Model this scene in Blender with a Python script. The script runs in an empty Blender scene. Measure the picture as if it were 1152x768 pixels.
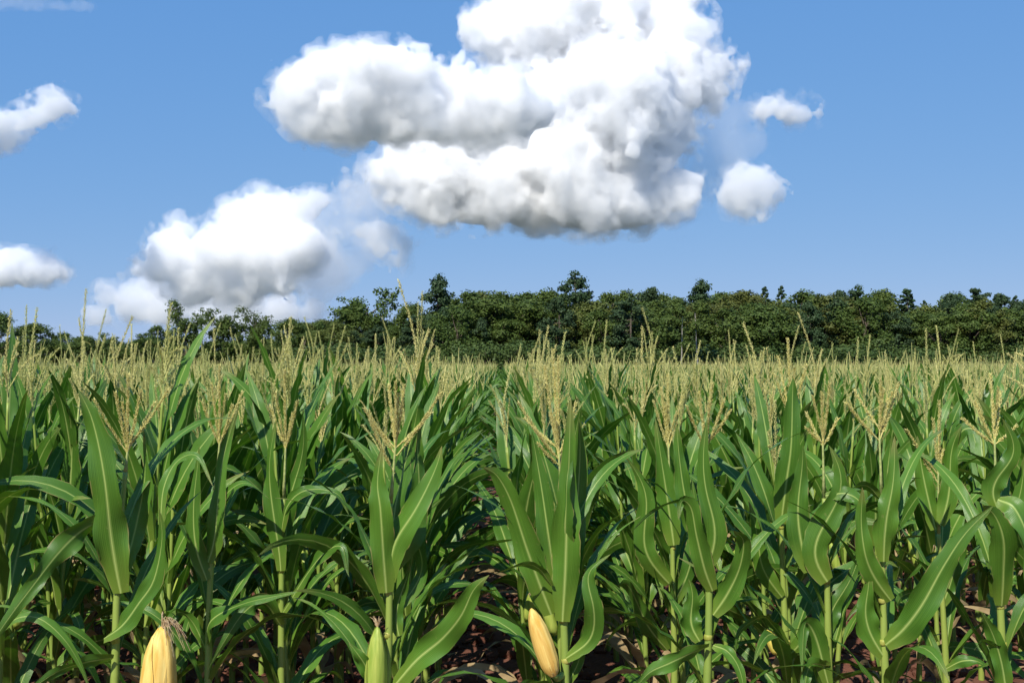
import bpy, math, random
import numpy as np
from mathutils import Vector, Matrix
R = math.radians
sc = bpy.context.scene
C = sc.collection

# ------------------------------------------------------------------ camera, sky, sun, exposure
CAM_H = 1.75
F = 1390.0                      # focal length in pixels of the 1152 px wide frame
VPX, HZY = 565.0, 410.0         # where the rows vanish
cam_d = bpy.data.cameras.new('camera')
cam_d.lens = 36.0 * F / 1152.0
cam_d.sensor_width = 36.0
cam_d.clip_start = 0.05
cam_d.clip_end = 30000.0
cam = bpy.data.objects.new('camera', cam_d)
C.objects.link(cam)
cam.location = (0, 0, CAM_H)
cam.rotation_euler = (R(90) + math.atan(26 / F), 0, -math.atan(11 / F))
sc.camera = cam

SUN_EL, SUN_AZ = R(46), R(-156)         # azimuth clockwise from +y: behind the camera, to its left
w = bpy.data.worlds.new('World'); sc.world = w; w.use_nodes = True
nt = w.node_tree
for n in list(nt.nodes): nt.nodes.remove(n)
sky = nt.nodes.new('ShaderNodeTexSky'); sky.sky_type = 'NISHITA'; sky.sun_disc = False
sky.sun_elevation = SUN_EL; sky.sun_rotation = SUN_AZ
sky.air_density = 0.6; sky.dust_density = 0.0; sky.ozone_density = 8.0
bg = nt.nodes.new('ShaderNodeBackground'); bg.inputs['Strength'].default_value = 0.12
out = nt.nodes.new('ShaderNodeOutputWorld')
# the same gentle levelling of the whole sky, all round: each channel to a power, then scaled
sx_ = nt.nodes.new('ShaderNodeSeparateColor'); cx_ = nt.nodes.new('ShaderNodeCombineColor')
nt.links.new(sky.outputs[0], sx_.inputs[0])
for ch, (pw_, mul_) in enumerate(((.60, 1.19), (.33, 2.10), (.13, 4.40))):
    a_ = nt.nodes.new('ShaderNodeMath'); a_.operation = 'POWER'; a_.inputs[1].default_value = pw_
    b_ = nt.nodes.new('ShaderNodeMath'); b_.operation = 'MULTIPLY'; b_.inputs[1].default_value = mul_
    nt.links.new(sx_.outputs[ch], a_.inputs[0]); nt.links.new(a_.outputs[0], b_.inputs[0]); nt.links.new(b_.outputs[0], cx_.inputs[ch])
nt.links.new(cx_.outputs[0], bg.inputs['Color'])
nt.links.new(bg.outputs[0], out.inputs['Surface'])
sl = bpy.data.lights.new('sun', 'SUN'); sl.energy = 5.0; sl.angle = R(0.5); sl.color = (1.0, 0.95, 0.86)
sun = bpy.data.objects.new('sun', sl); C.objects.link(sun)
sd = Vector((math.sin(SUN_AZ) * math.cos(SUN_EL), math.cos(SUN_AZ) * math.cos(SUN_EL), math.sin(SUN_EL)))
sun.rotation_euler = sd.to_track_quat('Z', 'Y').to_euler(); sun.location = (-20, -20, 40)
sc.view_settings.view_transform = 'Standard'; sc.view_settings.look = 'None'
sc.view_settings.exposure = 0.15; sc.view_settings.gamma = 1.0
sc.render.engine = 'CYCLES'
sc.cycles.use_denoising = True
sc.cycles.max_bounces = 34; sc.cycles.diffuse_bounces = 2; sc.cycles.glossy_bounces = 2
sc.cycles.transmission_bounces = 4; sc.cycles.volume_bounces = 32; sc.cycles.transparent_max_bounces = 24
sc.cycles.use_adaptive_sampling = True; sc.cycles.adaptive_threshold = 0.02

# ------------------------------------------------------------------ helpers
def at(px, py, Y):              # a pixel of the photograph at distance Y
    return Vector(((px - VPX) / F * Y, Y, CAM_H - (py - HZY) / F * Y))

def tag(o, label=None, cat=None, group=None, kind=None):
    if label: o['label'] = label
    if cat: o['category'] = cat
    if group: o['group'] = group
    if kind: o['kind'] = kind
    return o

def empty(name, loc, label=None, cat=None, group=None):
    o = bpy.data.objects.new(name, None); C.objects.link(o); o.location = loc
    o.empty_display_size = 0.1
    return tag(o, label, cat, group)

class MB:
    """collects pieces into one mesh"""
    def __init__(s): s.v = []; s.f = []; s.m = []; s.uv = []; s.n = 0
    def add(s, V, Fc, UV=None, mat=0):
        V = np.asarray(V, float)
        s.v.append(V)
        UV = np.zeros((len(V), 2)) if UV is None else np.asarray(UV, float)
        s.uv.append(UV)
        s.f += [tuple(i + s.n for i in f) for f in Fc]
        s.m += [mat] * len(Fc)
        s.n += len(V)
    def mesh(s, name, mats, smooth=True):
        me = bpy.data.meshes.new(name)
        V = np.concatenate(s.v) if s.v else np.zeros((0, 3))
        me.from_pydata(V.tolist(), [], s.f)
        for m in mats: me.materials.append(m)
        if len(mats) > 1: me.polygons.foreach_set('material_index', s.m)
        if smooth: me.polygons.foreach_set('use_smooth', [True] * len(s.f))
        uvl = me.uv_layers.new(name='UVMap')
        UV = np.concatenate(s.uv)
        li = np.empty(len(me.loops), dtype=np.int32); me.loops.foreach_get('vertex_index', li)
        uvl.data.foreach_set('uv', UV[li].ravel())
        me.update()
        return me
    def obj(s, name, mats, parent=None, loc=None, smooth=True):
        o = bpy.data.objects.new(name, s.mesh(name, mats, smooth)); C.objects.link(o)
        if parent: o.parent = parent
        if loc is not None: o.location = loc
        return o

def unit(a):
    a = np.asarray(a, float); return a / max(1e-9, np.linalg.norm(a))

def frames(P):
    P = np.asarray(P, float)
    T = np.gradient(P, axis=0); T /= np.maximum(1e-9, np.linalg.norm(T, axis=1))[:, None]
    ref = np.array([0.0, 1.0, 0.0]) if abs(T[0][1]) < .9 else np.array([1.0, 0, 0])
    A = []; a = ref
    for t in T:
        a = a - t * a.dot(t); a = unit(a); A.append(a)
    A = np.array(A); B = np.cross(T, A)
    return T, A, B

def tube(P, rad, k=6, cap=True):
    P = np.asarray(P, float); rad = np.broadcast_to(np.asarray(rad, float), (len(P),))
    T, A, B = frames(P)
    an = np.arange(k) * 2 * math.pi / k
    V = P[:, None, :] + rad[:, None, None] * (np.cos(an)[None, :, None] * A[:, None, :] + np.sin(an)[None, :, None] * B[:, None, :])
    V = V.reshape(-1, 3); n = len(P)
    Fc = [(i * k + j, i * k + (j + 1) % k, (i + 1) * k + (j + 1) % k, (i + 1) * k + j) for i in range(n - 1) for j in range(k)]
    if cap: Fc += [tuple(range(k - 1, -1, -1)), tuple((n - 1) * k + j for j in range(k))]
    L = np.concatenate([[0], np.cumsum(np.linalg.norm(np.diff(P, axis=0), axis=1))])
    UV = np.array([[j / k, L[i]] for i in range(n) for j in range(k)])
    return V, Fc, UV

def spline(pts, n):
    """catmull-rom through pts"""
    P = np.asarray(pts, float)
    if len(P) == 2: P = np.array([P[0], (P[0] + P[1]) / 2, P[1]])
    E = np.vstack([2 * P[0] - P[1], P, 2 * P[-1] - P[-2]])
    o = []
    for u in np.linspace(0, len(P) - 1 - 1e-6, n):
        i = int(u); t = u - i
        a, b, c, d = E[i:i + 4]
        o.append(.5 * ((2 * b) + (-a + c) * t + (2 * a - 5 * b + 4 * c - d) * t * t + (-a + 3 * b - 3 * c + d) * t ** 3))
    return np.array(o)

# ------------------------------------------------------------------ materials
def mat(name):
    m = bpy.data.materials.new(name); m.use_nodes = True
    t = m.node_tree
    return m, t, t.nodes['Principled BSDF'], t.nodes['Material Output']
def N(t, kind, **kw):
    n = t.nodes.new(kind)
    for k, v in kw.items(): setattr(n, k, v)
    return n
def ramp(t, src, stops):
    r = t.nodes.new('ShaderNodeValToRGB'); t.links.new(src, r.inputs[0])
    e = r.color_ramp.elements
    e[0].position, e[0].color = stops[0][0], (*stops[0][1], 1)
    e[1].position, e[1].color = stops[-1][0], (*stops[-1][1], 1)
    for p, c in stops[1:-1]:
        x = e.new(p); x.color = (*c, 1)
    return r
def mixc(t, fac, a, b, mode='MIX'):
    m = t.nodes.new('ShaderNodeMix'); m.data_type = 'RGBA'; m.blend_type = mode
    for s, v in ((m.inputs[0], fac), (m.inputs[6], a), (m.inputs[7], b)):
        if hasattr(v, 'is_output'): t.links.new(v, s)
        elif isinstance(v, tuple): s.default_value = (*v, 1)
        else: s.default_value = v
    return m.outputs[2]
def math_(t, op, a, b=0.0, c=None):
    m = t.nodes.new('ShaderNodeMath'); m.operation = op
    for i, v in enumerate((a, b) if c is None else (a, b, c)):
        if hasattr(v, 'is_output'): t.links.new(v, m.inputs[i])
        else: m.inputs[i].default_value = v
    return m.outputs[0]

def leaf_material(name, dark, lite, rib, trans=.28, rough=.42, detail=True):
    m, t, b, o = mat(name)
    uv = N(t, 'ShaderNodeUVMap'); sp = N(t, 'ShaderNodeSeparateXYZ'); t.links.new(uv.outputs[0], sp.inputs[0])
    u, v = sp.outputs[0], sp.outputs[1]           # u: -1..1 across, v: 0..1 along
    oi = N(t, 'ShaderNodeObjectInfo')
    tc = N(t, 'ShaderNodeTexCoord')
    ns = N(t, 'ShaderNodeTexNoise'); ns.inputs['Scale'].default_value = 7.0; ns.inputs['Detail'].default_value = 3
    t.links.new(tc.outputs['Object'], ns.inputs['Vector'])
    f = math_(t, 'MULTIPLY_ADD', oi.outputs['Random'], .55, math_(t, 'MULTIPLY_ADD', ns.outputs[0], .9, -.25))
    col = mixc(t, f, dark, lite)
    # paler base of the blade
    base = N(t, 'ShaderNodeMapRange'); base.inputs[1].default_value = .24; base.inputs[2].default_value = 0.0
    t.links.new(v, base.inputs[0])
    col = mixc(t, math_(t, 'MULTIPLY', base.outputs[0], .75), col, (.20, .27, .035))
    au = math_(t, 'ABSOLUTE', u)
    if detail:
        # veins along the blade
        wv = N(t, 'ShaderNodeMath', operation='SINE'); t.links.new(math_(t, 'MULTIPLY', u, 60.0), wv.inputs[0])
        col = mixc(t, math_(t, 'MULTIPLY_ADD', wv.outputs[0], .09, .09), col, (.11, .20, .04))
        # dry edge and specks
        n2 = N(t, 'ShaderNodeTexNoise'); n2.inputs['Scale'].default_value = 60; n2.inputs['Detail'].default_value = 2
        t.links.new(tc.outputs['Object'], n2.inputs['Vector'])
        sp2 = ramp(t, n2.outputs[0], [(.70, (0, 0, 0)), (.76, (1, 1, 1))])
        col = mixc(t, math_(t, 'MULTIPLY', sp2.outputs[0], .35), col, (.25, .24, .08))
        mg = N(t, 'ShaderNodeMapRange'); mg.inputs[1].default_value = .90; mg.inputs[2].default_value = 1.0
        t.links.new(au, mg.inputs[0])
        n4 = N(t, 'ShaderNodeTexNoise'); n4.inputs['Scale'].default_value = 14; t.links.new(tc.outputs['Object'], n4.inputs['Vector'])
        dr_ = ramp(t, n4.outputs[0], [(.52, (0, 0, 0)), (.62, (1, 1, 1))])
        col = mixc(t, math_(t, 'MULTIPLY', mg.outputs[0], dr_.outputs[0]), col, (.34, .27, .10))
        ly = N(t, 'ShaderNodeTexNoise'); ly.inputs['Scale'].default_value = 4.0; ly.inputs['Detail'].default_value = 1
        cv = N(t, 'ShaderNodeCombineXYZ'); t.links.new(math_(t, 'MULTIPLY', u, 5.0), cv.inputs[0]); t.links.new(math_(t, 'MULTIPLY', v, .7), cv.inputs[1]); t.links.new(math_(t, 'MULTIPLY', oi.outputs['Random'], 40.0), cv.inputs[2])
        t.links.new(cv.outputs[0], ly.inputs['Vector'])
        col = mixc(t, math_(t, 'MULTIPLY', ramp(t, ly.outputs[0], [(.45, (0, 0, 0)), (.7, (1, 1, 1))]).outputs[0], .35), col, (.13, .26, .03))
        # tip turning yellow on some
        tip = N(t, 'ShaderNodeMapRange'); tip.inputs[1].default_value = .84; tip.inputs[2].default_value = 1.0
        t.links.new(v, tip.inputs[0])
        col = mixc(t, math_(t, 'MULTIPLY', tip.outputs[0], math_(t, 'MULTIPLY', oi.outputs['Random'], .8)), col, (.30, .24, .09))
    ribw = math_(t, 'MULTIPLY_ADD', v, -.06, .085)
    rb = math_(t, 'LESS_THAN', au, ribw)
    rf = N(t, 'ShaderNodeMapRange'); rf.inputs[1].default_value = .0; rf.inputs[2].default_value = .17
    rf.inputs[3].default_value = 1; rf.inputs[4].default_value = 0
    t.links.new(au, rf.inputs[0])
    sm = math_(t, 'POWER', rf.outputs[0], math_(t, 'MULTIPLY_ADD', v, 3.0, .9))
    col = mixc(t, math_(t, 'MULTIPLY', sm, .85), col, rib)
    t.links.new(col, b.inputs['Base Color'])
    rn = math_(t, 'MULTIPLY_ADD', ns.outputs[0], .2, rough - .1)
    t.links.new(rn, b.inputs['Roughness'])
    b.inputs['Specular IOR Level'].default_value = .38
    if detail:
        bp = N(t, 'ShaderNodeBump'); bp.inputs['Strength'].default_value = .35; bp.inputs['Distance'].default_value = .002
        hgt = math_(t, 'ADD', math_(t, 'MULTIPLY', wv.outputs[0], .4), math_(t, 'MULTIPLY', sm, -1.5))
        t.links.new(hgt, bp.inputs['Height']); t.links.new(bp.outputs[0], b.inputs['Normal'])
    tr = N(t, 'ShaderNodeBsdfTranslucent')
    tcol = mixc(t, 1.0, col, (1.15, 1.5, .45), 'MULTIPLY')
    t.links.new(tcol, tr.inputs[0])
    mx = N(t, 'ShaderNodeMixShader'); mx.inputs[0].default_value = trans
    t.links.new(b.outputs[0], mx.inputs[1]); t.links.new(tr.outputs[0], mx.inputs[2])
    t.links.new(mx.outputs[0], o.inputs[0])
    return m

M_leaf = leaf_material('maize_leaf', (.040, .118, .012), (.098, .222, .020), (.46, .56, .16), trans=.16, rough=.36)
M_leaf_far = leaf_material('maize_leaf_distant', (.046, .120, .016), (.108, .222, .027), (.26, .36, .08), trans=.30, detail=False)

def stalk_material():
    m, t, b, o = mat('maize_stalk')
    tc = N(t, 'ShaderNodeTexCoord')
    mp = N(t, 'ShaderNodeMapping'); mp.inputs['Scale'].default_value = (60, 60, 3)
    t.links.new(tc.outputs['Object'], mp.inputs[0])
    ns = N(t, 'ShaderNodeTexNoise'); ns.inputs['Scale'].default_value = 1.5; ns.inputs['Detail'].default_value = 4
    t.links.new(mp.outputs[0], ns.inputs['Vector'])
    oi = N(t, 'ShaderNodeObjectInfo')
    col = mixc(t, ns.outputs[0], (.20, .29, .045), (.36, .42, .09))
    col = mixc(t, math_(t, 'MULTIPLY', oi.outputs['Random'], .5), col, (.16, .27, .05))
    t.links.new(col, b.inputs['Base Color']); b.inputs['Roughness'].default_value = .42
    b.inputs['Specular IOR Level'].default_value = .35
    b.inputs['Subsurface Weight'].default_value = .0
    bp = N(t, 'ShaderNodeBump'); bp.inputs['Strength'].default_value = .3; bp.inputs['Distance'].default_value = .002
    t.links.new(ns.outputs[0], bp.inputs['Height']); t.links.new(bp.outputs[0], b.inputs['Normal'])
    return m
M_stalk = stalk_material()
def simple(name, c1, c2, scale=30, rough=.7, spec=.25, stretch=(1, 1, 1), trans=0, bump=.3, rnd=.0, c3=None):
    m, t, b, o = mat(name)
    tc = N(t, 'ShaderNodeTexCoord'); mp = N(t, 'ShaderNodeMapping'); mp.inputs['Scale'].default_value = stretch
    t.links.new(tc.outputs['Object'], mp.inputs[0])
    ns = N(t, 'ShaderNodeTexNoise'); ns.inputs['Scale'].default_value = scale; ns.inputs['Detail'].default_value = 5
    t.links.new(mp.outputs[0], ns.inputs['Vector'])
    r = ramp(t, ns.outputs[0], [(.32, c1), (.68, c2)])
    col = r.outputs[0]
    if c3:
        oi = N(t, 'ShaderNodeObjectInfo')
        col = mixc(t, math_(t, 'MULTIPLY', oi.outputs['Random'], rnd), col, c3)
    t.links.new(col, b.inputs['Base Color']); b.inputs['Roughness'].default_value = rough
    b.inputs['Specular IOR Level'].default_value = spec
    bp = N(t, 'ShaderNodeBump'); bp.inputs['Strength'].default_value = bump; bp.inputs['Distance'].default_value = .01
    t.links.new(ns.outputs[0], bp.inputs['Height']); t.links.new(bp.outputs[0], b.inputs['Normal'])
    if trans:
        tr = N(t, 'ShaderNodeBsdfTranslucent'); t.links.new(col, tr.inputs[0])
        mx = N(t, 'ShaderNodeMixShader'); mx.inputs[0].default_value = trans
        t.links.new(b.outputs[0], mx.inputs[1]); t.links.new(tr.outputs[0], mx.inputs[2]); t.links.new(mx.outputs[0], o.inputs[0])
    return m
M_dry = simple('dry_leaf', (.30, .20, .09), (.50, .38, .20), 12, .75, .15, trans=.25)
M_collar = simple('leaf_collar', (.30, .32, .05), (.42, .40, .10), 40, .5)
M_tassel = simple('tassel', (.62, .56, .17), (.88, .80, .38), 90, .8, .1, trans=.3, rnd=.5, c3=(.48, .56, .17))
M_tassel_front = simple('pale_tassel', (.66, .58, .16), (.88, .82, .36), 90, .8, .1, trans=.3)
M_tassel_stem = simple('tassel_stem', (.26, .33, .09), (.45, .47, .18), 60, .6, .2)
M_silk = simple('silk', (.46, .30, .14), (.78, .62, .38), 80, .6, .3, trans=.3)
M_husk_yellow = simple('yellow_husk', (.66, .38, .06), (.84, .64, .20), 5, .5, .3, stretch=(11, 11, .8), bump=.25)
M_husk_ochre = simple('ochre_husk', (.55, .30, .05), (.80, .55, .15), 6, .55, .3, stretch=(14, 14, .7), bump=.3)
M_husk_bright = simple('bright_husk', (.70, .52, .06), (.80, .66, .14), 8, .5, .3, stretch=(10, 10, 1))
M_husk_green = simple('green_husk', (.24, .34, .045), (.42, .48, .09), 6, .45, .35, stretch=(14, 14, .7), bump=.25)

# ------------------------------------------------------------------ ground
def soil_material():
    m, t, b, o = mat('soil')
    tc = N(t, 'ShaderNodeTexCoord')
    n1 = N(t, 'ShaderNodeTexNoise'); n1.inputs['Scale'].default_value = 3; n1.inputs['Detail'].default_value = 8
    t.links.new(tc.outputs['Object'], n1.inputs['Vector'])
    n2 = N(t, 'ShaderNodeTexNoise'); n2.inputs['Scale'].default_value = 45; n2.inputs['Detail'].default_value = 4
    t.links.new(tc.outputs['Object'], n2.inputs['Vector'])
    r = ramp(t, n1.outputs[0], [(.3, (.13, .052, .033)), (.55, (.20, .085, .055)), (.75, (.27, .13, .085))])
    c = mixc(t, math_(t, 'MULTIPLY', n2.outputs[0], .5), r.outputs[0], (.09, .04, .025))
    # beyond the maize the sheet is meadow
    ln = N(t, 'ShaderNodeVectorMath', operation='LENGTH'); t.links.new(tc.outputs['Object'], ln.inputs[0])
    far = N(t, 'ShaderNodeMapRange'); far.inputs[1].default_value = 106; far.inputs[2].default_value = 112
    t.links.new(ln.outputs['Value'], far.inputs[0])
    n3 = N(t, 'ShaderNodeTexNoise'); n3.inputs['Scale'].default_value = .02; n3.inputs['Detail'].default_value = 6
    t.links.new(tc.outputs['Object'], n3.inputs['Vector'])
    c = mixc(t, far.outputs[0], c, ramp(t, n3.outputs[0], [(.35, (.06, .075, .055)), (.65, (.11, .115, .09))]).outputs[0])
    t.links.new(c, b.inputs['Base Color']); b.inputs['Roughness'].default_value = .95
    b.inputs['Specular IOR Level'].default_value = .15
    bp = N(t, 'ShaderNodeBump'); bp.inputs['Strength'].default_value = .7; bp.inputs['Distance'].default_value = .02
    t.links.new(n2.outputs[0], bp.inputs['Height']); t.links.new(bp.outputs[0], b.inputs['Normal'])
    return m
M_soil = soil_material()
m = MB()
rs = np.random.RandomState(4)
def hills(x, y):
    return (.020 * np.sin(x * 3.1 + 1.3 * np.sin(y * 1.7)) + .018 * np.sin(y * 2.3 + 2 * np.sin(x * 1.1)) + .012 * np.sin(x * 7.3 + y * 5.1)
            + .010 * np.sin(x * 13.7 - y * 9.3) - .03)
xs = np.concatenate([[-6000, -1500, -400, -120, -40, -20], np.linspace(-12, 12, 161), [20, 40, 120, 400, 1500, 6000]])
ys = np.concatenate([[-3000, -300, -50, -10], np.linspace(-4, 16, 141), [25, 45, 80, 160, 400, 1200, 6000]])
X, Y = np.meshgrid(xs, ys)
near = (np.abs(X) <= 12.01) & (Y <= 16.01) & (Y >= -4.01)
Z = np.where(near, hills(X, Y) + rs.normal(0, .008, X.shape), -.03)
V = np.stack([X.ravel(), Y.ravel(), Z.ravel()], 1); nx = len(xs)
Fc = [(j * nx + i, j * nx + i + 1, (j + 1) * nx + i + 1, (j + 1) * nx + i) for j in range(len(ys) - 1) for i in range(nx - 1)]
m.add(V, Fc)
tag(m.obj('ground', [M_soil]), 'bare reddish brown soil of the field', None, None, 'structure')

def icos(sub):
    import bmesh
    bm = bmesh.new(); bmesh.ops.create_icosphere(bm, subdivisions=sub, radius=1.0)
    V = np.array([v.co[:] for v in bm.verts]); Fc = [tuple(v.index for v in f.verts) for f in bm.faces]
    bm.free(); return V, Fc
IV, IF = icos(1); IV2, IF2 = icos(2)
m = MB()
for i in range(9000):
    y = 3.0 + 11 * rs.rand() ** 1.0; x = (rs.rand() - .5) * (y * 1.0 + 3)
    s = .010 + .06 * rs.rand() ** 2.2
    if rs.rand() < .05: s *= 1.6
    V = IV * (1 + rs.normal(0, .16, (len(IV), 1))) * s * np.array([1 + .5 * rs.rand(), 1 + .4 * rs.rand(), .7])
    a = rs.rand() * 6.28; c_, s_ = math.cos(a), math.sin(a)
    V = V @ np.array([[c_, s_, 0], [-s_, c_, 0], [0, 0, 1]]) + np.array([x, y, float(hills(x, y)) + s * .25])
    m.add(V, IF)
tag(m.obj('soil_clods', [M_soil], smooth=False), 'loose reddish brown soil clods between the maize stalks', 'soil clods', None, 'stuff')

M_litter = simple('dry_litter', (.20, .13, .07), (.42, .31, .17), 14, .85, .1)
m = MB()
for i in range(420):
    y = 3.2 + 8 * rs.rand(); x = (rs.rand() - .5) * (y * .9 + 2); L_i = rs.uniform(.05, .22); w_i = rs.uniform(.006, .022); a = rs.rand() * 6.28
    s_ = np.linspace(0, 1, 6); bend = rs.normal(0, .04)
    cx_i = x + np.cos(a + bend * s_ * 20) * s_ * L_i; cy_i = y + np.sin(a + bend * s_ * 20) * s_ * L_i
    cz_i = np.array([float(hills(p, q)) for p, q in zip(cx_i, cy_i)]) + .03 + .02 * np.sin(s_ * 3.1) * rs.rand()
    V = []
    for q in range(6):
        ww = w_i * (1 - s_[q] * .8)
        V += [(cx_i[q] - math.sin(a) * ww, cy_i[q] + math.cos(a) * ww, cz_i[q] + .006), (cx_i[q], cy_i[q], cz_i[q]), (cx_i[q] + math.sin(a) * ww, cy_i[q] - math.cos(a) * ww, cz_i[q] + .004)]
    m.add(np.array(V), [(3 * q + j, 3 * q + j + 1, 3 * q + j + 4, 3 * q + j + 3) for q in range(5) for j in (0, 1)])
tag(m.obj('leaf_litter', [M_litter]), 'dry curled scraps of maize leaf lying on the soil', 'leaf litter', None, 'stuff')

# ------------------------------------------------------------------ clouds
def cloud_material(name, dens):
    m = bpy.data.materials.new(name); m.use_nodes = True; t = m.node_tree
    for n in list(t.nodes): t.nodes.remove(n)
    v = t.nodes.new('ShaderNodeVolumePrincipled'); o = t.nodes.new('ShaderNodeOutputMaterial')
    v.inputs['Color'].default_value = (1, 1, 1, 1); v.inputs['Density'].default_value = dens
    v.inputs['Anisotropy'].default_value = 0.0
    t.links.new(v.outputs[0], o.inputs['Volume'])
    return m
def value_noise(axes, wave, rr):
    """smooth lattice noise, about -1..1, sampled on a grid"""
    Ws = []
    for ax in axes:
        u = (ax - ax[0]) / wave + rr.rand(); n = int(u[-1]) + 3
        i = u.astype(int); f = u - i; f = f * f * f * (f * (f * 6 - 15) + 10)
        W = np.zeros((len(ax), n), np.float32); r_ = np.arange(len(ax))
        W[r_, i] = 1 - f; W[r_, i + 1] = f; Ws.append(W)
    Lt = rr.normal(0, .62, (Ws[0].shape[1], Ws[1].shape[1], Ws[2].shape[1])).astype(np.float32)
    q = np.tensordot(Ws[0], Lt, (1, 0)); q = np.tensordot(q, Ws[1], (1, 1)); q = np.tensordot(q, Ws[2], (1, 1))
    return q

def surface_nets(D, org, h):
    """closed surface round the part of the grid where D < 0"""
    D = np.pad(D, 1, constant_values=9.0); org = np.asarray(org) - h
    S = D < 0; nx, ny, nz = D.shape
    acc = np.zeros((nx - 1, ny - 1, nz - 1, 3), np.float32); cnt = np.zeros((nx - 1, ny - 1, nz - 1), np.float32)
    for ax in range(3):
        o1, o2 = [q for q in range(3) if q != ax]
        sl_ = lambda a, st: tuple(slice(st, None) if q == a else slice(None) for q in range(3))
        lo = [slice(None)] * 3; hi = [slice(None)] * 3; lo[ax] = slice(0, -1); hi[ax] = slice(1, None)
        A = D[tuple(lo)]; B = D[tuple(hi)]; X = (A < 0) != (B < 0)
        t = np.where(X, A / np.where(A == B, 1, A - B), 0)
        for d1 in (0, 1):
            for d2 in (0, 1):
                ix = [slice(None)] * 3; ix[o1] = slice(d1, D.shape[o1] - 1 + d1); ix[o2] = slice(d2, D.shape[o2] - 1 + d2)
                x = X[tuple(ix)]; tt = t[tuple(ix)]
                acc[..., ax] += tt * x; acc[..., o1] += d1 * x; acc[..., o2] += d2 * x; cnt += x
    act = cnt > 0; ids = -np.ones(act.shape, np.int64); ids[act] = np.arange(act.sum())
    idx = np.argwhere(act)
    V = (idx + acc[act] / cnt[act][:, None]) * h + org
    quads = []
    for ax in range(3):
        o1, o2 = (ax + 1) % 3, (ax + 2) % 3
        lo = [slice(1, -1)] * 3; hi = [slice(1, -1)] * 3; lo[ax] = slice(1, -2); hi[ax] = slice(2, -1)
        A = S[tuple(lo)]; B = S[tuple(hi)]
        for flip, X in ((False, A & ~B), (True, ~A & B)):
            e = np.argwhere(X) + 1
            c = []
            for d1, d2 in ((0, 0), (1, 0), (1, 1), (0, 1)):
                g_ = e.copy(); g_[:, o1] -= d1; g_[:, o2] -= d2; c.append(ids[g_[:, 0], g_[:, 1], g_[:, 2]])
            q = np.stack(c if not flip else c[::-1], 1); quads.append(q)
    return V, np.concatenate(quads)

def cloud(label, circles, Y, dens, vox=7.0, seed=0, base_y=None, amp=1.0, fringe=.22, fr_w=16, flat=.9, rag=0.0, step=0.0):
    rr = np.random.RandomState(seed)
    k = Y / F
    c = np.array([[*(at(px, py, Y)), r * k] for px, py, r in circles])
    c[:, 1] += rr.normal(0, .30, len(c)) * c[:, 3]
    org = c[:, :3].mean(0); c[:, :3] -= org
    c[:, 1] += step * c[:, 2]                          # lower billows stand nearer, so the sun reaches them
    pad = 55 * amp
    lo = (c[:, :3] - c[:, 3:4]).min(0) - pad; hi = (c[:, :3] + c[:, 3:4]).max(0) + pad
    axes = [np.arange(lo[q], hi[q], vox).astype(np.float32) for q in range(3)]
    X, Y_, Z = np.meshgrid(*axes, indexing='ij', sparse=True)
    kk = 9.0; acc = 0
    for x, y, z, r in c:
        d = np.sqrt((X - x) ** 2 + (Y_ - y) ** 2 + ((Z - z) / flat) ** 2 + 1e-3) - r
        acc = acc + np.exp(np.clip(-d / kk, -30, 30))
    sdf = -kk * np.log(acc + 1e-12)
    bil = 0; fb = 0
    for wv, am in ((150, 44), (78, 36), (40, 26), (21, 18), (11, 10)):
        if wv < vox * 1.6: continue
        n = value_noise(axes, wv * (.75 + .25 * amp), rr)
        bil = bil + (np.abs(n) - .42) * am * 1.1; fb = fb + n * am * .55
    if base_y is not None:
        zb = CAM_H - (base_y - HZY) / F * Y - org[2]
        up = np.clip((Z - zb) / 90, .15, 1)
    else: up = np.float32(.8)
    D = sdf - (bil * .75 - fb * .55) * amp * up
    if rag:
        for wv, am in ((34, 1.0), (17, .7), (9.5, .45)): D = D + value_noise(axes, wv, rr) * am * rag
    if base_y is not None: D = np.maximum(D, (zb + fb * .22 - Z) * .8)
    V, Q = surface_nets(D, lo, vox)
    fine = 0
    for wv, am in ((46, 1.0), (24, .7), (13, .5)):
        fine = fine + value_noise(axes, wv, rr) * am
    m = MB(); m.add(V, [tuple(q) for q in Q.tolist()])
    o = m.obj('cloud', [cloud_material('cloud_vapour', dens)], None, org)
    if fringe:
        for w_, f_, nm in ((fr_w * .45, fringe * 1.3, 'soft_edge'), (fr_w, fringe * .5, 'wispy_edge')):
            V, Q = surface_nets(np.maximum(D - w_ * (.9 + 1.9 * fine), sdf - 34 * amp), lo, vox)
            m = MB(); m.add(V, [tuple(q) for q in Q.tolist()])
            m.obj(nm, [cloud_material('cloud_edge', dens * f_)], o)
    return tag(o, label, 'cloud')
big = [(600, 10, 66), (560, 18, 34), (545, 8, 22), (655, -5, 85), (725, 5, 72), (765, 28, 42), (700, 70, 76), (760, 72, 52), (812, 62, 26), (792, 92, 32),
       (640, 90, 72), (690, 122, 78), (738, 152, 44), (620, 150, 66), (565, 190, 56), (505, 190, 52), (455, 185, 34), (640, 195, 62), (700, 195, 55),
       (750, 208, 30), (560, 215, 40), (490, 222, 26), (650, 222, 36), (690, 222, 34), (600, 228, 36), (540, 236, 28), (500, 236, 24), (660, 240, 32), (710, 236, 30), (755, 225, 24), (470, 210, 34), (440, 200, 26)]
cloud('towering bright white cumulus cloud at top centre, the biggest of all', big, 3000, .044, 4.8, 1, step=.42, base_y=258, fr_w=21, fringe=.34, rag=9)
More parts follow.
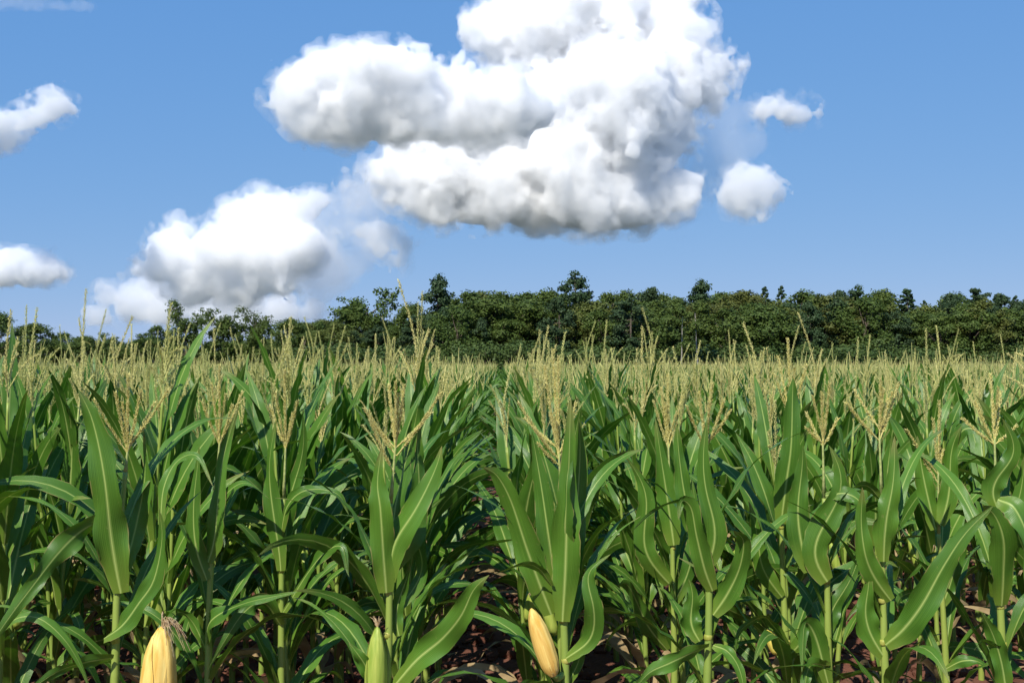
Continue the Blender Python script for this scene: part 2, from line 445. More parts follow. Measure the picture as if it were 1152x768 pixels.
cloud('flat grey bottomed cloud overlapping the left side of the tallest cloud',
      [(335, 100, 32), (380, 82, 34), (430, 84, 38), (352, 116, 28), (402, 110, 36), (472, 102, 42), (522, 106, 42), (570, 114, 38), (608, 126, 20), (318, 112, 18),
       (350, 132, 26), (395, 134, 30), (440, 134, 34), (490, 138, 32), (545, 138, 30), (590, 136, 20)], 2500, .048, 5.0, 2, base_y=156, amp=.8, fr_w=21, fringe=.34, rag=9)
cloud('stepped white cumulus cloud low on the left, rising to a narrow top',
      [(288, 222, 18), (265, 245, 26), (308, 246, 32), (248, 270, 22), (345, 232, 20), (360, 225, 12), (332, 280, 38), (292, 288, 38), (240, 300, 34), (195, 272, 24), (190, 298, 28),
       (158, 306, 13), (215, 318, 30), (270, 320, 32), (312, 316, 24), (205, 258, 16), (330, 240, 22)], 3400, .028, 5.0, 3, step=.3, amp=.8, fr_w=22, fringe=.34, rag=9)
cloud('pale low bank of cloud behind the distant trees on the left',
      [(120, 334, 16), (150, 343, 26), (195, 345, 30), (112, 355, 16), (240, 350, 30), (280, 352, 28), (320, 348, 24), (350, 350, 18), (170, 330, 18)], 3900, .015, 6, 9, amp=.8)
cloud('thin bluish veil between the low left cumulus and the tallest cloud',
      [(360, 300, 46), (352, 270, 34), (385, 245, 30), (420, 225, 34), (370, 300, 30), (410, 262, 26), (440, 205, 30)], 3700, .0036, 8, 14, amp=1.1)
cloud('small ragged cloud between the low left cumulus and the tallest cloud',
      [(430, 265, 22), (405, 262, 16), (456, 275, 14), (447, 296, 9), (392, 208, 14), (400, 228, 14), (378, 262, 12), (392, 190, 8)], 3100, .016, 4.5, 4, amp=.8, rag=12)
cloud('thin mauve veil of cloud off the right side of the tallest cloud',
      [(800, 130, 34), (815, 165, 34), (790, 200, 34), (830, 130, 24), (770, 235, 26), (850, 160, 22)], 3500, .0022, 8, 15, amp=1.1)
cloud('small wispy cloud puff right of the tallest cloud, the upper of two', [(862, 122, 15), (882, 124, 17), (902, 124, 16), (918, 128, 9), (905, 112, 7)], 3000, .030, 3.6, 5, amp=.7, fr_w=14, rag=14)
cloud('small round cloud puff right of the tallest cloud, the lower of two', [(836, 214, 27), (855, 214, 20), (820, 222, 15), (830, 196, 12), (845, 232, 14)], 2750, .022, 3.6, 6, amp=.7, fr_w=14, rag=16)
cloud('ragged small cloud at the upper left edge', [(48, 126, 17), (68, 120, 14), (28, 140, 19), (5, 150, 18), (-20, 150, 22), (60, 108, 8)], 3000, .026, 4, 7, amp=.8, fr_w=14, rag=16)
cloud('low flat small cloud at the lower left edge', [(30, 302, 20), (55, 300, 18), (5, 303, 24), (70, 306, 11), (-25, 305, 24)], 3200, .035, 4.5, 8, base_y=322, amp=.7, rag=12)
cloud('thin veil of high cloud in the top left corner', [(x, 1 + x * .06, 5.5 - x * .02) for x in range(-30, 104, 4)], 4000, .0035, 4.5, 10, amp=.25, fr_w=7, rag=7)

# ------------------------------------------------------------------ forest
def tree_leaf_mat(name, a, b_, c, trans=.2):
    m, t, b, o = mat(name)
    oi = N(t, 'ShaderNodeObjectInfo'); tc = N(t, 'ShaderNodeTexCoord')
    ns = N(t, 'ShaderNodeTexNoise'); ns.inputs['Scale'].default_value = .8; ns.inputs['Detail'].default_value = 4
    t.links.new(tc.outputs['Object'], ns.inputs['Vector'])
    col = mixc(t, ramp(t, ns.outputs[0], [(.38, (0, 0, 0)), (.64, (1, 1, 1))]).outputs[0], a, b_)
    col = mixc(t, math_(t, 'MULTIPLY', oi.outputs['Random'], .7), col, c)
    t.links.new(col, b.inputs['Base Color']); b.inputs['Roughness'].default_value = .6; b.inputs['Specular IOR Level'].default_value = .25
    tr = N(t, 'ShaderNodeBsdfTranslucent'); t.links.new(col, tr.inputs[0])
    mx = N(t, 'ShaderNodeMixShader'); mx.inputs[0].default_value = trans
    t.links.new(b.outputs[0], mx.inputs[1]); t.links.new(tr.outputs[0], mx.inputs[2]); t.links.new(mx.outputs[0], o.inputs[0])
    return m
MT = {'broad': tree_leaf_mat('broadleaf_foliage', (.058, .094, .016), (.112, .152, .027), (.070, .115, .022)),
      'olive': tree_leaf_mat('olive_foliage', (.080, .112, .020), (.125, .150, .030), (.115, .120, .026)),
      'pine': tree_leaf_mat('pine_foliage', (.030, .062, .022), (.058, .098, .034), (.045, .075, .028), .12),
      'bush': tree_leaf_mat('bush_foliage', (.055, .095, .020), (.095, .135, .030), (.060, .100, .022))}
M_bark = simple('bark', (.07, .055, .04), (.16, .13, .10), 6, .9, .1)
M_birch = simple('pale_bark', (.24, .23, .19), (.40, .38, .33), 4, .8, .1)

def leaf_cloud(rr, centers, radii, n, size, squash=.8, shell=.55):
    """n small leaf clumps on the shells of the lobes; every clump a bent quad"""
    centers = np.asarray(centers, float); radii = np.asarray(radii, float)
    pr = radii ** 1.8 / np.sum(radii ** 1.8)
    k = rr.choice(len(radii), n, p=pr)
    d = rr.normal(0, 1, (n, 3)); d /= np.linalg.norm(d, axis=1)[:, None]
    rad = shell + (1 - shell) * rr.rand(n) ** .5 + rr.normal(0, .11, n)
    # lumpy lobes
    rad *= 1 + .26 * np.sin(d[:, 0] * 6 + k) * np.sin(d[:, 2] * 7 + 2 * k)
    P = centers[k] + d * (radii[k] * rad)[:, None] * np.array([1, 1, squash])
    nrm = d + rr.normal(0, .55, (n, 3)) + np.array([0, 0, .35]); nrm /= np.linalg.norm(nrm, axis=1)[:, None]
    a = np.cross(nrm, rr.normal(0, 1, (n, 3))); a /= np.maximum(1e-6, np.linalg.norm(a, axis=1))[:, None]
    b = np.cross(nrm, a)
    s = size * rr.uniform(.6, 1.35, n)[:, None]
    q = [P - a * s * .5 - b * s * .15, P + b * s * .5 - nrm * s * .12, P + a * s * .5 + b * s * .1 , P - b * s * .42 + nrm * s * .1]
    V = np.stack(q, 1).reshape(-1, 3)
    Fc = [(4 * i, 4 * i + 1, 4 * i + 2, 4 * i + 3) for i in range(n)]
    return V, Fc

def make_tree_meshes(kind, seed, h):
    """unit tree meshes of height h with the crown of its kind; returns trunk mesh, crown mesh"""
    rr = np.random.RandomState(seed)
    tb = MB(); cb = MB()
    bark = M_birch if kind == 'birch' else M_bark
    if kind == 'open':
        wd = h * .36; lobes = []; rads = []
        tr = spline([(0, 0, -.3), (rr.normal(0, .03) * h, 0, h * .35), (rr.normal(0, .04) * h, rr.normal(0, .03) * h, h * .8)], 10)
        tb.add(*tube(tr, np.linspace(.020, .006, 10) * h, 7))
        for i in range(15):                              # limbs that fork into ragged foliage
            a = i * 2.4 + rr.uniform(-.5, .5); t = (i + rr.rand()) / 15
            s = tr[2 + int(t * 7)]
            L = wd * rr.uniform(.55, 1.1) * (1 - .35 * t)
            e = s + np.array([L * math.cos(a), L * math.sin(a), h * rr.uniform(.08, .30)]); e[2] = min(e[2], h * .97)
            P = spline([s, s * .45 + e * .55 + np.array([0, 0, -.02 * h]), e], 7); tb.add(*tube(P, np.linspace(.009, .002, 7) * h, 5))
            for q in range(3, 7):
                for _ in range(3):
                    lobes.append(P[q] + rr.normal(0, .045, 3) * h); rads.append(h * rr.uniform(.03, .11))
        cb.add(*leaf_cloud(rr, lobes, rads, 10000, h * .024, .8, .1))
    elif kind in ('broad', 'olive', 'birch'):
        wd = h * {'broad': .33, 'olive': .34, 'open': .36, 'birch': .22}[kind]
        z0 = h * {'broad': .12, 'olive': .14, 'open': .18, 'birch': .40}[kind]
        lobes, rads = [], []
        nl = {'broad': 60, 'olive': 56, 'open': 40, 'birch': 16}[kind]
        for i in range(nl):
            t = rr.rand() ** .8; z = z0 + (h * .92 - z0) * t
            w_ = wd * math.sqrt(max(.02, 1 - abs(2 * t ** 1.1 - .9) ** 2.4 * .93))
            a = i * 2.4 + rr.uniform(-.8, .8); rad = w_ * rr.uniform(.35, .95) ** .7
            lobes.append((rad * math.cos(a), rad * math.sin(a), z)); rads.append(wd * rr.uniform(.10, .36))
        lobes.append((rr.normal(0, .03) * h, 0, h * .93)); rads.append(h * .075)
        n = {'broad': 11500, 'olive': 11500, 'birch': 4200}[kind]
        cb.add(*leaf_cloud(rr, lobes, rads, n, h * .0205, .8, .25))
        tr = spline([(0, 0, -.3), (rr.normal(0, .02) * h, rr.normal(0, .02) * h, h * .4), (rr.normal(0, .03) * h, rr.normal(0, .03) * h, h * .85)], 9)
        tb.add(*tube(tr, np.linspace(.022, .005, 9) * h * (.6 if kind == 'birch' else 1), 7))
        for (lx, ly, lz), r_ in (list(zip(lobes, rads))[::2] if kind != 'birch' else []):
            s = tr[min(8, max(1, int((lz / h - .18) / .85 * 8)))]
            e = np.array([lx, ly, lz])
            tb.add(*tube(spline([s, s * .5 + e * .5 + np.array([0, 0, -.03 * h]), e], 5), np.linspace(.008, .002, 5) * h, 5))
    elif kind in ('pine', 'wind'):
        lean = .10 * h if kind == 'wind' else rr.normal(0, .02) * h
        tr = spline([(0, 0, -.3), (lean * .3, rr.normal(0, .02) * h, h * .5), (lean, 0, h * .96)], 12)
        tb.add(*tube(tr, np.linspace(.020, .004, 12) * h, 7))
        nt_ = 34
        C_, R_ = [], []
        for i in range(nt_):
            t = rr.rand() ** .85; z = h * (.22 + .72 * t)
            L = h * (.25 if kind == 'pine' else .26) * (1 - t ** 1.6) ** .7 * rr.uniform(.45, 1.15) + .03 * h
            a = rr.rand() * 6.28
            s = tr[min(11, int(z / h * 11.5))].copy(); s[2] = z
            dx = L * .55 if kind == 'wind' else 0
            e = s + np.array([L * math.cos(a) + dx, L * math.sin(a), L * (rr.uniform(-.05, .35) if kind == 'pine' else .50)])
            tb.add(*tube(spline([s, (s + e) / 2 + np.array([0, 0, -.02 * h]), e], 5), np.linspace(.007, .0015, 5) * h, 5))
            for q in (.5, .8, 1.0):
                C_.append(s + (e - s) * q + rr.normal(0, .018 * h, 3)); R_.append(h * .062 * (1.25 - .35 * q) * rr.uniform(.6, 1.3) * (1 if kind == 'pine' else .75))
        C_.append(tr[-1]); R_.append(h * .06); C_.append(tr[-2] + np.array([.03 * h, 0, 0])); R_.append(h * .07)
        cb.add(*leaf_cloud(rr, C_, R_, 9000, h * .020, .62 if kind == 'pine' else .45, .15))
    elif kind == 'conifer':
        tb.add(*tube([(0, 0, -.3), (0, 0, h * .5), (0, 0, h * .99)], [.018 * h, .01 * h, .002 * h], 7))
        C_, R_ = [], []
        for i in range(70):
            t = (i + .5) / 70; z = h * (.12 + .86 * t); L = h * .17 * (1 - t) ** .8 * rr.uniform(.6, 1.15) + .008 * h
            a = i * 2.4
            C_.append((L * math.cos(a), L * math.sin(a), z - L * .25)); R_.append(h * .045 * (1 - .65 * t))
            if i % 3 == 0: tb.add(*tube([(0, 0, z), (L * math.cos(a), L * math.sin(a), z - L * .2)], [.004 * h, .001 * h], 4))
        cb.add(*leaf_cloud(rr, C_, R_, 4200, h * .026, .55, .2))
    elif kind == 'bush':
        lobes = [(rr.normal(0, .30) * h, rr.normal(0, .25) * h, h * rr.uniform(.25, .72)) for _ in range(10)]
        rads = [h * rr.uniform(.2, .32) for _ in range(10)]
        cb.add(*leaf_cloud(rr, lobes, rads, 3600, h * .045, .8, .3))
        for l in lobes: tb.add(*tube([(0, 0, -.1), (l[0] * .5, l[1] * .5, l[2] * .5), l], [.02 * h, .012 * h, .004 * h], 5))
    fm = {'broad': 'broad', 'olive': 'olive', 'open': 'broad', 'birch': 'broad', 'pine': 'pine', 'wind': 'pine', 'conifer': 'pine', 'bush': 'bush'}[kind]
    if kind == 'birch':      # pale bare stem shows below its crown
        pass
    return tb.mesh('trunk', [bark]), cb.mesh('crown', [MT[fm]], smooth=False)

TREE = {}
for kd, vs in (('broad', 4), ('olive', 3), ('open', 3), ('birch', 1), ('pine', 3), ('wind', 2), ('conifer', 2), ('bush', 3)):
    TREE[kd] = [make_tree_meshes(kd, 50 + 7 * i + len(kd), 10.0) for i in range(vs)]
NAME = {'broad': 'broadleaf_tree', 'olive': 'broadleaf_tree', 'open': 'broadleaf_tree', 'birch': 'birch_tree', 'pine': 'pine_tree', 'wind': 'pine_tree', 'conifer': 'conifer_tree', 'bush': 'bush'}
GROUND_FAR = -.03
trng = random.Random(11)
def plant_tree(kind, px, top, Y, label, wide=1.0, var=None, group=None, rot=None, cat='tree'):
    h = CAM_H - (top - HZY) / F * Y - GROUND_FAR
    p = at(px, HZY, Y)
    o = empty(NAME[kind], (p.x, Y, GROUND_FAR), label, cat, group)
    tm, cm = TREE[kind][(var if var is not None else trng.randrange(99)) % len(TREE[kind])]
    s = h / 10.0 * (1.03 if px < 480 else 1.065); wide *= 1.25 if kind in ('broad', 'olive') else 1.0
    o.scale = (s * wide, s * wide, s); o.rotation_euler.z = rot if rot is not None else trng.uniform(0, 6.28)
    for nm, me in (('trunk', tm), ('crown', cm)):
        c = bpy.data.objects.new(nm, me); C.objects.link(c); c.parent = o
    return o
T = plant_tree
# skyline trees, left to right
T('broad', -2, 352, 150, 'dark leafy tree cut by the left edge of the photo', 1.0, 0)
T('broad', 40, 364, 165, 'low rounded tree second from the left edge, behind the tassels', 1.3, 1)
T('broad', 72, 374, 175, 'small rounded tree just left of the lone tall tassel', 1.4, 2)
T('bush', 100, 384, 180, 'lowest dark scrub under the low left cloud', 2.2, 0, cat='bush')
T('open', 126, 376, 210, 'tiny bluish tree at the lowest dip of the left tree line', 1.0, 1)
T('broad', 150, 386, 190, 'low tree right of the lowest dip in the left tree line', 1.6, 3)
T('broad', 178, 366, 170, 'rounded tree left of the thin forked tree on the left', 1.1, 2)
T('open', 212, 344, 150, 'thin tall tree with forked see-through crown on the left', .78, 0, rot=1.0)
T('open', 252, 350, 152, 'tree with loose crown beside the forked tree on the left', 1.05, 1)
T('open', 290, 348, 150, 'tall tree with flat open crown, right of the forked tree', .80, 2)
T('broad', 318, 378, 175, 'small green tree in the dip right of the flat crowned tree', 1.2, 0)
T('broad', 343, 363, 150, 'rounded dark tree left of the broad airy tree', 1.0, 1)
T('broad', 368, 363, 148, 'second rounded dark tree left of the broad airy tree', .9, 3)
T('open', 412, 328, 135, 'broad airy tree with feathery top left of the tall pine', 1.05, 1, rot=.6)
T('broad', 395, 348, 134, 'leafy tree under the left side of the broad airy tree', .9, 1)
T('broad', 452, 352, 138, 'dark tree between the airy tree and the tall pine', .9, 2)
T('pine', 493, 314, 128, 'tall dark pine with clumped crown left of centre', .88, 0)
T('broad', 466, 342, 130, 'rounded tree at the left foot of the tall pine', .9, 0)
T('broad', 528, 331, 128, 'light green rounded tree right of the tall pine', 1.0, 2)
T('olive', 545, 334, 133, 'olive tree right of the light green rounded tree', .9, 0)
T('broad', 562, 332, 126, 'dark broad tree above the gap between the maize rows', 1.0, 3)
T('broad', 592, 333, 130, 'rounded green tree just right of the row gap', .95, 1)
T('broad', 618, 330, 128, 'dark green tree left of the tallest central tree', .9, 0)
T('pine', 648, 311, 126, 'tallest dark pine in the middle of the forest edge', .95, 1)
T('broad', 684, 332, 127, 'rounded tree right of the tallest central pine', .9, 2)
T('broad', 706, 331, 130, 'second rounded tree right of the tallest central pine', .8, 3)
T('pine', 735, 328, 128, 'dark spiky pine near the pale birch stems', .85, 2)
T('birch', 765, 345, 108.5, 'slender tree with pale bare stem, left of a pair', 1.0, 0, rot=.3)
T('birch', 787, 342, 108.5, 'slender tree with pale bare stem, right of a pair', 1.0, 0, rot=2.3)
T('pine', 788, 320, 132, 'dark pine with small round top above the pale stems', .95, 0)
T('broad', 812, 334, 128, 'dark green tree right of the pale stemmed trees', .9, 1)
T('olive', 838, 331, 126, 'yellow olive rounded tree right of centre', 1.0, 1)
T('conifer', 861, 327, 134, 'pointed conifer tip behind the olive trees, left of two', .9, 0)
T('conifer', 880, 326, 134, 'pointed conifer tip behind the olive trees, right of two', 1.0, 1)
T('olive', 872, 342, 124, 'brownish olive tree below the two conifer tips', 1.1, 2)
T('broad', 905, 331, 128, 'green rounded tree between olive crowns', 1.0, 0)
T('olive', 928, 336, 125, 'bright olive tree with domed crown right of centre', 1.15, 0)
T('pine', 945, 331, 132, 'dark pine peeping over the domed olive tree', .8, 2)
T('pine', 966, 326, 130, 'dark pine at the highest point of the right wood', .85, 1)
T('broad', 990, 330, 130, 'dark tree right of the highest pine of the right wood', .9, 3)
T('conifer', 1022, 329, 128, 'broad conifer left of the windswept pines', 1.5, 0)
T('broad', 985, 356, 121, 'lighter green tree low in front of the right wood', 1.3, 2)
T('broad', 1038, 352, 122, 'low dark tree in front of the broad conifer', 1.1, 1)
T('wind', 1062, 334, 126, 'windswept pine with spreading twigs, leftmost of three', .9, 0, rot=0.1)
T('wind', 1090, 330, 124, 'windswept pine with slanting crown, middle of three', .9, 1, rot=-.2)
T('wind', 1118, 334, 122, 'windswept pine leaning right, rightmost of three', .9, 0, rot=.25)
T('pine', 1140, 343, 122, 'dark pine by the right edge of the photo', 1.0, 1)
T('broad', 1165, 345, 122, 'dark tree cut by the right edge of the photo', 1.1, 1)
MARKS = [(-99, 'left edge of the photo'), (100, 'lowest left dip'), (190, 'forked tree'), (250, 'flat crowned tree'), (320, 'two rounded dark trees'), (385, 'broad airy tree'),
         (455, 'tall left pine'), (530, 'tree over the gap'), (600, 'tallest central pine'), (690, 'dark spiky pine'), (750, 'pale bare stems'), (805, 'yellow olive tree'),
         (850, 'two conifer tips'), (900, 'domed olive tree'), (955, 'highest right pine'), (1005, 'broad conifer'), (1050, 'windswept pines'), (1130, 'right edge of the photo')]
NTH = 'first second third fourth fifth sixth seventh eighth ninth tenth eleventh twelfth'.split()
seen_n = {}
def mark(px, what):
    m_ = [t for a_, t in MARKS if px >= a_ or a_ == -99][-1]
    c_ = seen_n[(what, m_)] = seen_n.get((what, m_), 0) + 1
    return f'{what} under the {m_}, {NTH[min(c_, 12) - 1]} from the left'
# the wall of lower trees and bushes that fills the edge of the wood
for i in range(70):
    px = 330 + i * 12.4 + trng.uniform(-5, 5)
    left = px < 480
    top = 344 + trng.uniform(-6, 18) + (14 if left else 0)
    T(trng.choice(['broad', 'broad', 'broad', 'olive', 'pine']), px, top, trng.uniform(116, 124) + (8 if left else 0),
      mark(px, 'dark lower tree'), trng.uniform(.9, 1.25), group='lower trees along the wood edge')
for i in range(26):
    px = -40 + i * 15 + trng.uniform(-5, 5)
    T(trng.choice(['broad', 'broad', 'open']), px, 386 + trng.uniform(-8, 6), trng.uniform(158, 172),
      mark(px, 'small dark tree far off'), trng.uniform(1.1, 1.6), group='lower trees on the far left')
for i in range(30):
    px = 350 + i * 29 + trng.uniform(-9, 9)
    T('bush', px, 386 + trng.uniform(-7, 8), trng.uniform(110, 115), mark(px, 'green bush'), trng.uniform(1.0, 1.6),
      group='bushes at the foot of the wood', cat='bush')
for i in range(44):                                   # rear ranks seen through the gaps
    px = 360 + i * 19.5 + trng.uniform(-5, 5)
    T(trng.choice(['broad', 'pine', 'olive', 'conifer', 'broad']), px, (335 if px > 480 else 360) + trng.uniform(-4, 9), trng.uniform(138, 150),
      mark(px, 'rear tree glimpsed'), trng.uniform(.8, 1.1), group='rear trees of the wood')

# ------------------------------------------------------------------ maize
ARC_S = np.array([0, .06, .15, .3, .5, .7, .85, .95, 1.0])
ARC_W = np.array([.52, .68, .88, 1.0, .88, .63, .38, .17, .012])
def blade(P, side, width, nu=4, fold0=50, fold1=12, wave=.10, phase=0.0, freq=5.0, asym=.0):
    """a leaf blade round the midrib curve P; side: unit vectors across"""
    n = len(P); P = np.asarray(P, float)
    s = np.linspace(0, 1, n)
    T = np.gradient(P, axis=0); T /= np.maximum(1e-9, np.linalg.norm(T, axis=1))[:, None]
    S = side - T * np.sum(side * T, axis=1)[:, None]; S /= np.maximum(1e-9, np.linalg.norm(S, axis=1))[:, None]
    Nn = np.cross(T, S)
    wd = width * np.interp(s, ARC_S, ARC_W) * (1 + .07 * np.sin(s * 11 + phase))
    ej = np.random.RandomState(int(abs(phase) * 1e5) % 99991)
    fo = np.radians(np.interp(s, [0, .35, 1], [fold0, fold1, fold1 * 1.3]))
    us = np.linspace(-1, 1, nu + 1)
    V = []; UV = []
    for u in us:
        a = abs(u)
        u_ = u
        if a > .99 and nu > 2: u = u * (1 - .16 * ej.rand(n) ** 5)        # nicks in the margin
        wob = wave * np.sin(2 * math.pi * freq * s + phase + (1.7 if u_ > 0 else 0)) * (a ** 2) * wd * np.clip(s * 4, 0, 1)
        V.append(P + S * (np.asarray(u) * wd * .5 * np.cos(fo))[:, None] + Nn * (a * wd * .5 * np.sin(fo) - (a ** 2) * wd * .10 + wob)[:, None])
        UV.append(np.stack([np.full(n, u_), s], 1))
    V = np.stack(V, 1).reshape(-1, 3); UV = np.stack(UV, 1).reshape(-1, 2); k = nu + 1
    Fc = [(i * k + j, i * k + j + 1, (i + 1) * k + j + 1, (i + 1) * k + j) for i in range(n - 1) for j in range(nu)]
    return V, Fc, UV

def arc_leaf(rr, az, z, L, W, e0, droop, twist=0.0, n=12, nu=4, r0=.012, x0=0.0, y0=0.0, pw=1.5):
    s = np.linspace(0, 1, n); el = np.radians(e0 - droop * s ** pw)
    ds = L / (n - 1)
    azs = az + np.radians(twist * .25) * s
    step = np.stack([np.cos(el) * np.cos(azs), np.cos(el) * np.sin(azs), np.sin(el)], 1) * ds
    P = np.vstack([[0, 0, 0], np.cumsum(step[:-1], axis=0)]) + np.array([x0 + r0 * math.cos(az), y0 + r0 * math.sin(az), z])
    side0 = np.array([-math.sin(az), math.cos(az), 0.0])
    tw = np.radians(twist) * np.clip((s - .08) / .6, 0, 1)
    T = np.gradient(P, axis=0); T /= np.linalg.norm(T, axis=1)[:, None]
    Nn = np.cross(T, side0)
    side = side0[None] * np.cos(tw)[:, None] + Nn * np.sin(tw)[:, None]
    return blade(P, side, W, nu, 55, 14, .09 + .05 * rr.rand(), rr.rand() * 6.28, 2.5 + 3 * rr.rand())

def stalk_geo(rr, pts, nodes, r_lo, r_hi, k=8):
    """pts: axis; nodes: heights (fraction) where sheaths end"""
    n = 40 if k > 5 else 9
    P = spline(pts, n); s = np.linspace(0, 1, n)
    rad = r_lo + (r_hi - r_lo) * s ** .8
    for q in nodes:
        rad = rad * (1 + .16 * np.exp(-((s - q) / .012) ** 2)) * (1 - .10 * (s > q) * np.exp(-(s - q) / .12) + .0)
    return tube(P, rad, k)

def spike(rr, P, r, beads, bead=.006, k=4):
    """a tassel branch: thin axis closely set with spikelets"""
    mb_v, mb_f, mb_uv, n = [], [], [], 0
    V, Fc, UV = tube(P, np.linspace(r, r * .5, len(P)), k, False)
    mb_v.append(V); mb_f += Fc; n += len(V)
    T, A, B = frames(P); L = len(P)
    for i in range(beads):
        t = .16 + .84 * (i + rr.rand()) / beads
        u = t * (L - 1); j = min(L - 2, int(u)); q = P[j] + (P[j + 1] - P[j]) * (u - j)
        a = i * 2.4 + rr.rand() * .8; d = math.cos(a) * A[j] + math.sin(a) * B[j]; e = np.cross(T[j], d)
        b = bead * rr.uniform(.75, 1.25)
        c = q + d * b * .45
        ax = unit(T[j] * .85 + d * .5)
        S = np.array([c - ax * b * .9, c + d * b * .38, c + e * b * .34, c - e * b * .34, c + ax * b * 1.1])
        mb_v.append(S); mb_f += [(n, n + 1, n + 2), (n, n + 3, n + 1), (n, n + 2, n + 3), (n + 4, n + 2, n + 1), (n + 4, n + 1, n + 3), (n + 4, n + 3, n + 2)]
        n += 5
    return np.vstack(mb_v), mb_f

def tassel_paths(rr, nb, L, spread, curl=.0, n=7):
    """list of branch paths from the tassel foot at the origin, upward; the first is the central spike"""
    paths = [spline([(0, 0, 0), (rr.normal(0, .01), rr.normal(0, .01), L * .55), (rr.normal(0, .03), rr.normal(0, .03), L * 1.1)], n + 2)]
    for i in range(nb):
        t = (i + rr.rand()) / nb; z0 = L * .03 + L * .30 * t
        a = rr.rand() * 6.28; sp = np.radians(spread * rr.uniform(.45, 1.25)) * (1 - .3 * t); l = L * rr.uniform(.45, .78) * (1 - .2 * t)
        d = np.array([math.cos(a) * math.sin(sp), math.sin(a) * math.sin(sp), math.cos(sp)])
        e = d * l; g = np.array([0, 0, -curl * rr.rand() * l])
        paths.append(spline([(0, 0, z0), np.array([0, 0, z0]) + e * .5 + np.array([0, 0, .02 * l]), np.array([0, 0, z0]) + e + g], n))
    return paths

def ear_geo(L, Rm, k=14, n=14, rr=None, lobes=3):
    """husked ear along +z, slightly ridged by the overlapping husk leaves"""
    s = np.linspace(0, 1, n)
    prof = Rm * np.interp(s, [0, .06, .2, .45, .7, .86, .95, 1], [.35, .72, .95, 1, .86, .60, .33, .08])
    V = []
    for i, t in enumerate(s):
        for j in range(k):
            a = 2 * math.pi * j / k
            r = prof[i] * (1 + .05 * math.cos(lobes * a + 2.0 * t) + .03 * math.cos(7 * a + t) + (.022 * math.cos(13 * a) if k > 30 else 0))
            V.append((r * math.cos(a), r * math.sin(a), L * t))
    Fc = [(i * k + j, i * k + (j + 1) % k, (i + 1) * k + (j + 1) % k, (i + 1) * k + j) for i in range(n - 1) for j in range(k)]
    Fc += [tuple(range(k - 1, -1, -1)), tuple((n - 1) * k + j for j in range(k))]
    return np.array(V), Fc

def husk_leaf(L, Rm, az, wdeg=62, z1=.98, off=.0022, lift=0.0, n=12):
    """one husk leaf lying over the ear, a curved strip with thickness at the rim"""
    V = []; k = 7; s = np.linspace(.0, 1, n)
    for t in s:
        pr = Rm * np.interp(t * z1, [0, .06, .2, .45, .7, .86, .95, 1], [.35, .72, .95, 1, .86, .60, .33, .08])
        ww = math.radians(wdeg) * (1 - t ** 3 * .9)
        for j in range(k):
            u = (j / (k - 1) - .5) * 2
            a = az + u * ww
            r = (pr + off + .0018 * (1 - abs(u))) * (1.0) + lift * max(0, t - .7)
            V.append((r * math.cos(a), r * math.sin(a), L * t * z1))
    Fc = [(i * k + j, i * k + j + 1, (i + 1) * k + j + 1, (i + 1) * k + j) for i in range(n - 1) for j in range(k - 1)]
    return np.array(V), Fc

def silk_geo(rr, L, ndir, n=14, r=.0012, droop=.8, spread=.6):
    mb = MB()
    for i in range(n):
        d = unit(np.array(ndir) + rr.normal(0, spread, 3) * np.array([1, 1, .5])); l = L * rr.uniform(.6, 1.1)
        P = spline([(0, 0, -.004), d * l * .45 + np.array([0, 0, .12 * l]), d * l * .9 + np.array([0, 0, -droop * l * rr.uniform(.3, 1)])], 6)
        mb.add(*tube(P, np.linspace(r * 1.5, r * .6, 6), 3, False))
    return mb

